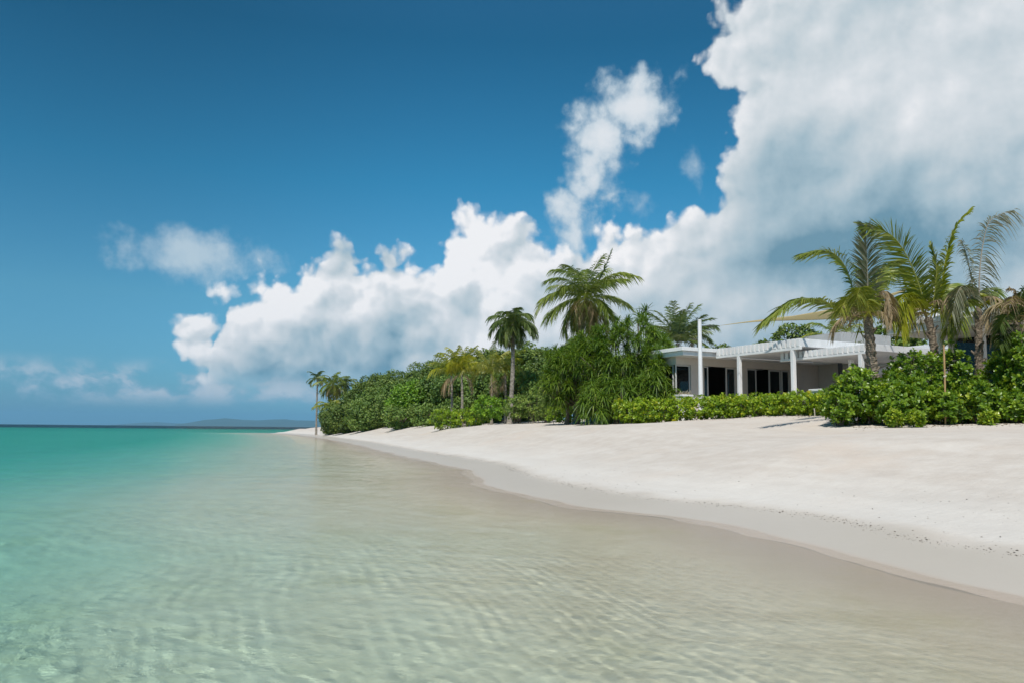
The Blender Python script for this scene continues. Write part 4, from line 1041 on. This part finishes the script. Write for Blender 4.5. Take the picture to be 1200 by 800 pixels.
# corner window (front and left return), sliding doors with one leaf open in each bay
pane('window', xs[793] + 0.02, xs[810.5] - .02, YW + 0.05, FL + 0.35, DT - 0.01)
wb = B(); wb.box(xs[793], xs[810.5], YW, YW + 0.2, FL, FL + 0.34); wb.build('sill_wall', M_white, villa)
f = B(); y0_, y1_ = YW + 0.28, 3.38
f.box(x0 + .05, x0 + .11, y0_, y0_ + .06, FL + .3, DT); f.box(x0 + .05, x0 + .11, y1_ - .06, y1_, FL + .3, DT); f.box(x0 + .05, x0 + .11, y0_ + .061, y1_ - .061, DT - .06, DT); f.box(x0 + .05, x0 + .11, y0_ + .061, y1_ - .061, FL + .3, FL + .36)
w_ = f.build('window', M_frame, villa, 0.006); g_ = B(); g_.box(x0 + .075, x0 + .083, y0_ + .062, y1_ - .062, FL + .362, DT - .062); g_.build('pane', M_glass, w_, 0)
wb = B(); wb.box(x0, x0 + .2, YW + .22, 3.4, FL, FL + .298); wb.build('sill_wall', M_white, villa)
for a, c, k in ((825.5, 831.5, 0), (853.5, 864.5, 1), (876.5, 888, 0), (904, 917.5, 1), (917.6, 926.5, 0)):
    pane('sliding_door', xs.get(a, lx_at(a, YW)), xs.get(c, lx_at(c, YW)), YW + 0.04 + 0.065 * k, FL + 0.03, DT - 0.01, 0.06)
# wing projecting towards the beach at the right end
b = B(); b.box(7.93, 13.4, -6.0, -0.04, EB + 0.19, ET); b.build('roof', M_white, villa)
b = B(); b.box(8.02, 13.3, -5.91, -0.1, EB, EB + 0.186); b.build('fascia', M_white, villa)
b = B(); b.box(8.903, 13.0, -5.2, 1.12, GZ - .5, EB - .004); b.build('wall', M_render, villa, 0)
# louvred grey upper room standing on the roof behind
ux0, ux1 = lx_at(987, 0.6), lx_at(1046, 0.6)
sb = B()
nl = 44
for i in range(nl):
    xx = ux0 + (ux1 - ux0) * i / nl; sb.box(xx + .006, xx + (ux1 - ux0) / nl - .006, 0.56, 0.60, ET + 0.004, 6.12)
sb.box(ux0, ux1, 0.605, 3.0, ET + .002, 6.10)
sb.build('louvred_screen', M_screen, villa, 0)

def pergola(name, label, lx0, lx1, ly0, ly1, n, zb, zr, zt, posts, post_w=0.15):
    r = hroot(name, lx0, ly0, label, 'pergola', 'white pergolas in front of the villa')
    def q(a): return a - lx0
    def w(a): return a - ly0
    y_lo, y_hi = min(ly0, ly1), max(ly0, ly1)
    for xx in (lx0, lx1 - 0.12):
        b = B(); b.box(q(xx), q(xx) + 0.12, w(y_lo), w(y_hi), zb, zr - .002); b.build('beam', M_white, r)
    pit = (y_hi - y_lo) / n
    for i in range(n):
        yy = y_lo + pit * i; b = B(); b.box(q(lx0) - 0.01, q(lx1) + .01, w(yy) + pit * 0.14, w(yy) + pit * 0.77, zr, zt); b.build('rafter', M_white, r, 0.006)
    for px_, py_ in posts:
        b = B(); gx, gy = wl(px_, py_); z0 = ground(gx, gy) - .2
        b.box(q(px_) - post_w / 2, q(px_) + post_w / 2, w(py_) - post_w / 2, w(py_) + post_w / 2, z0, zb - .003)
        b.build('post', M_white, r)
    return r
p1x = 1.72
pergola('pergola', 'higher white pergola fixed to the villa front, carried on two white posts', p1x, 7.6, -0.10, -4.9, 20, 4.36, 4.48, 4.78,
        [(p1x + .06, ly_at(867.5, p1x + .06)), (p1x + .06, ly_at(931, p1x + .06)), (7.5, -4.7)])
p2x = 2.12
pergola('pergola', 'lower white pergola in front, its rafters running behind the stout palm', p2x, 7.2, -3.45, -7.75, 18, 4.00, 4.10, 4.34,
        [(p2x + .06, ly_at(1011, p2x + .06)), (lx_at(999, -5.6), -5.6)])
st = hroot('steel_post', lx_at(986, -2.6), -2.6, 'thin dark grey steel post under the lower white pergola', 'post')
b = B(); b.box(-.07, .07, -.07, .07, GZ - .3, 4.34); b.box(-.12, .12, -.12, .12, GZ - .05, GZ + .03); b.build('shaft', M_steel, st)

# second pavilion, nearer, at the right
pav = hroot('villa', 1.2, -9.0, 'nearer white flat roofed pavilion behind the palms at the right edge', 'villa')
PB, PT = 4.45, 4.85
def P(x): return x - 1.2
b = B(); b.box(0, 8, -6.6, 0, PB + 0.22, PT); b.build('roof', M_white, pav)
b = B(); b.box(.09, 7.9, -6.5, -.09, PB, PB + 0.216); b.build('fascia', M_white, pav)
b = B(); b.box(0.16, 7.8, -6.4, -.16, PB - 0.03, PB - .004); b.build('soffit', M_soffit, pav, 0)
b = B(); b.box(2.6, 7.6, -6.0, -.5, GZ - .5, 2.4); b.box(2.6, 7.6, -.7, -.5, 2.402, PB - .034); b.box(2.6, 2.8, -6.0, -5.6, 2.402, PB - .034); b.build('wall', M_render, pav, 0)
f = B()
for k in range(4):
    yy = -5.58 + k * 1.62; f.box(2.66, 2.72, yy, yy + .07, 2.405, PB - .04)
f.build('window_frame', M_frame, pav, 0)
for k in range(3):
    yy = -5.58 + k * 1.62; g_ = B(); g_.box(2.685, 2.695, yy + .072, yy + 1.61, 2.41, PB - .045); g_.build('pane', M_glass, pav, 0)
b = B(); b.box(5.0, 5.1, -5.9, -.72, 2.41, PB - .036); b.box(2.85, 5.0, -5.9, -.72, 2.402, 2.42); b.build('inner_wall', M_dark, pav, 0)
for px_ in (1104.5, 1155):
    lx = 2.0; ly = ly_at(px_, lx); gx, gy = wl(lx, ly); c_ = B(); z0 = ground(gx, gy) - .2
    V, F, F2 = tube([(P(lx), ly + 9.0, z0), (P(lx), ly + 9.0, PB - .034)], [0.10, 0.10], 16); g = Geo(); g.add(V, [F, F2]); g.build('column', M_white, pav)

# ------------------------------------------------------------------ shade sail and its masts
M_mast = plain('mast_paint', (0.80, 0.80, 0.80), 0.4, 0.06)
def mast(label, px, Y, ytop, r):
    base = gp(px, Y); root = empty('sail_mast', base, label, 'mast', 'white masts of the shade sail')
    zt = Zat(px, ytop, Y) - base[2]
    V, F, F2 = tube([(0, 0, -.2), (0, 0, zt)], [r, r * .78], 18); g = Geo(); g.add(V, [F, F2]); g.build('pole', M_mast, root, smooth=False)
    V, F, F2 = tube([(0, 0, zt - .002), (0, 0, zt + .03), (0, 0, zt + .05)], [r * .84, r * .84, r * .5], 18); g = Geo(); g.add(V, [F, F2]); g.build('cap', M_mast, root)
    V, F, F2 = tube([(r * .9, 0, zt - .22), (r + .10, 0, zt - .22)], [0.02, 0.02], 8); g = Geo(); g.add(V, [F, F2]); g.build('eye_bolt', M_steel, root)
    return base + np.array([r + .1, 0, zt - .22])
h1 = mast('tall white mast in front of the villa doors, holding the left sail tip', 821.5, 32.9, 376, 0.10)
h2 = mast('white mast behind the second near palm holding the high sail corner', 1103, 26.2, 322, 0.10)
h3 = pp(1046, 372, 27.5)
M_sail = leaf_material('sail_cloth', [(0.55, 0.46, 0.26), (0.60, 0.50, 0.29)], 0.8, 0.35, 0.1)
nS = 26; V = []; idx = {}
a_ = h1 + np.array([0.45, -.02, -.005]); b_, c_ = h2 + np.array([-.15, .1, .0]), h3
cen = (a_ + b_ + c_) / 3
for i in range(nS + 1):
    for j in range(nS + 1 - i):
        s_, t_ = i / nS, j / nS; u_ = 1 - s_ - t_
        p = a_ * u_ + b_ * s_ + c_ * t_
        pull = 4 * np.array([u_ * s_, s_ * t_, t_ * u_])                # scalloped edges
        p = p + (cen - p) * 0.0
        for w_, (q0, q1, q2) in zip(pull, ((a_, b_, c_), (b_, c_, a_), (c_, a_, b_))):
            e = (q0 + q1) / 2; p = p + (cen - e) * 0.75 * w_ * (1 - min(u_, s_, t_) * 3)
        p = p + np.array([0, 0, -0.25]) * 27 * u_ * s_ * t_
        idx[(i, j)] = len(V); V.append(p)
Fs = []
for i in range(nS):
    for j in range(nS - i):
        Fs.append((idx[(i, j)], idx[(i + 1, j)], idx[(i, j + 1)]))
        if j < nS - i - 1: Fs.append((idx[(i + 1, j)], idx[(i + 1, j + 1)], idx[(i, j + 1)]))
sail = empty('shade_sail', a_, 'cream triangular shade sail stretched from the white mast over the pergola', 'shade sail')
o = mesh_np('cloth', np.array(V) - a_, np.array(Fs), M_sail, sail, smooth=True, tone=np.full(len(Fs), .5))
sol = o.modifiers.new('thick', 'SOLIDIFY'); sol.thickness = 0.004
for q0, q1 in ((h1, a_), (h2, b_)):
    V_, F_, F2_ = tube([q0 - a_, (q0 + q1) / 2 - a_, q1 - a_], [0.012, 0.022, 0.012], 8); g = Geo(); g.add(V_, [F_, F2_]); g.build('turnbuckle', M_steel, sail)

# ------------------------------------------------------------------ parasol, planter, stakes
base = gp(1045, 30.5); pr = empty('parasol', base, 'white parasol whose canopy shows beside the stout palm trunk', 'parasol')
zt = Zat(1045, 427, 30.5) - base[2]; rC = 0.85; drop = 0.38
V = [(0, 0, zt)]; Fp = []
for k in range(8):
    for rr, dz in ((0.5, drop * .45), (1.0, drop)):
        a = k * math.pi / 4; V.append((math.cos(a) * rC * rr, math.sin(a) * rC * rr, zt - dz))
for k in range(8):
    V.append((math.cos(k * math.pi / 4 + .39) * rC * .96, math.sin(k * math.pi / 4 + .39) * rC * .96, zt - drop + .03))
F4 = []; F3 = []
for k in range(8):
    n_ = (k + 1) % 8; m_ = 17 + k
    F3.append((0, 1 + 2 * k, 1 + 2 * n_)); F3 += [(1 + 2 * k, 2 + 2 * k, m_), (1 + 2 * k, m_, 1 + 2 * n_), (1 + 2 * n_, m_, 2 + 2 * n_)]
o = mesh_np('canopy', np.array(V), np.array(F3), M_white, pr); sol = o.modifiers.new('thick', 'SOLIDIFY'); sol.thickness = 0.006
V_, F_, F2_ = tube([(0, 0, -.1), (0, 0, zt + .06)], [.022, .02], 10); g = Geo(); g.add(V_, [F_, F2_]); g.build('pole', M_frame, pr)
g = Geo()
for k in range(8):
    a = k * math.pi / 4; V_, F_, F2_ = tube([(0, 0, zt - .03), (math.cos(a) * rC * .98, math.sin(a) * rC * .98, zt - drop - .02)], [.008, .006], 5); g.add(V_, [F_, F2_])
g.build('rib', M_frame, pr)

def planter(label, px, Y, wpx, ytop, plant):
    base = gp(px, Y); root = empty('planter', base, label, 'planter', None, HA)
    w_ = wpx * Y / LENS_F; h_ = Zat(px, ytop, Y) - base[2]
    b = B(); b.box(-w_ / 2, w_ / 2, -.25, .25, -.2, h_); b.box(-w_ / 2 - .03, w_ / 2 + .03, -.28, .28, h_ - .08, h_ + .002); b.build('box', M_white, root)
    if plant:
        g = Geo()
        for k in range(3): strap_head(g, (-w_ / 2 + (k + .5) * w_ / 3, 0, h_), (0, 0, 1), RNG, 22, .42, .03, .7, .9)
        g.build('foliage', M_palms, root)
planter('low white planter with a pale grassy plant under the corner window', 803, 33.3, 18, 462, True)
planter('plain white planter top just showing over the right end of the clipped hedge', 962, 27.2, 16, 455.5, False)

M_bamboo = plain('bamboo_cane', (0.42, 0.27, 0.12), 0.5, 0.25, 6.0, 0.4)
M_pale = plain('pale_stick', (0.45, 0.40, 0.33), 0.8, 0.2, 8.0)
def stake(label, foot, top, Y, r, mat):
    x = Xat(foot[0], Y); base = np.array([x, Y, Zat(foot[0], foot[1], Y)]); gz = ground(x, Y)
    base[2] = gz; root = empty('stake', base, label, 'stake', 'garden stakes among the shrubs')
    t_ = pp(top[0], top[1], Y + .1) - base
    n_ = 16; c = curve3([np.array([0, 0, -.15]), t_ * .5 + np.array([.01, 0, 0]), t_], n_)
    rr = np.full(n_, r) * (1 + .14 * (np.arange(n_) % 4 == 0))
    V_, F_, F2_ = tube(c, rr, 8); g = Geo(); g.add(V_, [F_, F2_]); g.build('cane', mat, root)
    return root, c
sk, c_ = stake('orange brown bamboo stake standing among the shrubs right of the second near palm', (1107, 492), (1106, 404), 20.25, 0.022, M_bamboo)
V_, F_, F2_ = tube([c_[9] + np.array([-.03, 0, -.02]), c_[9] + np.array([.035, 0, .02])], [.03, .03], 8); g = Geo(); g.add(V_, [F_, F2_]); g.build('tie', M_pale, sk)
stake('short pale stake in the sand at the foot of the clipped hedge', (954.5, 489), (954, 478), 26.0, 0.018, M_pale)

# ------------------------------------------------------------------ wrack line of shell and coral bits, leaf litter under the shrubs
M_shell = leaf_material('shell_bits', [(0.07, 0.06, 0.05), (0.18, 0.15, 0.12), (0.36, 0.32, 0.27), (0.58, 0.54, 0.48)], 0.7, 0.0, 0.3)
rg_ = np.random.RandomState(11)
ico_v = np.array([(0, 0, .62), (.9, 0, 0), (.25, .8, .05), (-.75, .5, 0), (-.7, -.55, .05), (.3, -.85, 0), (0, 0, -.5)]); ico_f = np.array([(0, i, i % 5 + 1) for i in range(1, 6)] + [(6, i % 5 + 1, i) for i in range(1, 6)])
n = 200000
Yr = 5.5 * (40 / 5.5) ** rg_.rand(n); Xr = rg_.uniform(-9, 8, n) + 0 * Yr
D_ = shore_dist(Xr, Yr)
keep_ = np.exp(-((D_ - 1.25 - 0.35 * vnoise(Xr / 1.5, Yr / 1.5, 5)) / 0.11) ** 2) * (0.35 + 1.3 * np.clip(vnoise(Xr / .6, Yr / .6, 8) + .5, 0, 1)) + 0.025 * ((D_ > 1.3) & (D_ < 3.2)) + 0.0012 * (D_ > 3.2)
ok = rg_.rand(n) < keep_
Xr, Yr, D_ = Xr[ok], Yr[ok], D_[ok]
def litter(name, Xr, Yr, D_, smin, smax, mat, label, cat, flat=1.0):
    Zr = land_z(D_, Xr, Yr); k = len(Xr)
    sz = smin * (smax / smin) ** (rg_.rand(k) ** 2.2)
    ang = rg_.rand(k) * 6.28; V_ = ico_v[None] * (1 + rg_.normal(size=(k, 7, 1)) * .15) * sz[:, None, None] * np.array([1, .7, .7 * flat])
    ca, sa = np.cos(ang)[:, None], np.sin(ang)[:, None]
    V_ = np.stack([V_[..., 0] * ca - V_[..., 1] * sa + Xr[:, None], V_[..., 0] * sa + V_[..., 1] * ca + Yr[:, None], V_[..., 2] + Zr[:, None] + sz[:, None] * .15], -1)
    F_ = (ico_f[None] + (np.arange(k) * 7)[:, None, None]).reshape(-1, 3)
    o = mesh_np(name, V_.reshape(-1, 3), F_, mat, None, tone=np.repeat(rg_.rand(k), 10)); set_props(o, label, cat, kind='stuff'); return o
litter('shell_debris', Xr, Yr, D_, 0.005, 0.018, M_shell, 'thin line of shell and coral bits at the top of the wet sand', 'shell debris')
M_lit = leaf_material('dead_leaf', [(0.10, 0.07, 0.04), (0.18, 0.12, 0.06), (0.26, 0.19, 0.10), (0.14, 0.12, 0.05)], 0.8, 0.1, 0.2)
n = 900; t_ = rg_.rand(n); pxs = rg_.uniform(640, 1230, n); Yl = np.interp(pxs, [640, 730, 985, 1000, 1230], [41, 33, 25, 20.6, 19.2]) - np.abs(rg_.normal(size=n)) * 0.5 + 0.3
Xl = np.array([Xat(a, b) for a, b in zip(pxs, Yl)]); litter('leaf_litter', Xl, Yl, shore_dist(Xl, Yl), 0.02, 0.05, M_lit, 'dry brown leaf litter scattered on the sand below the hedges', 'leaf litter', 0.3)
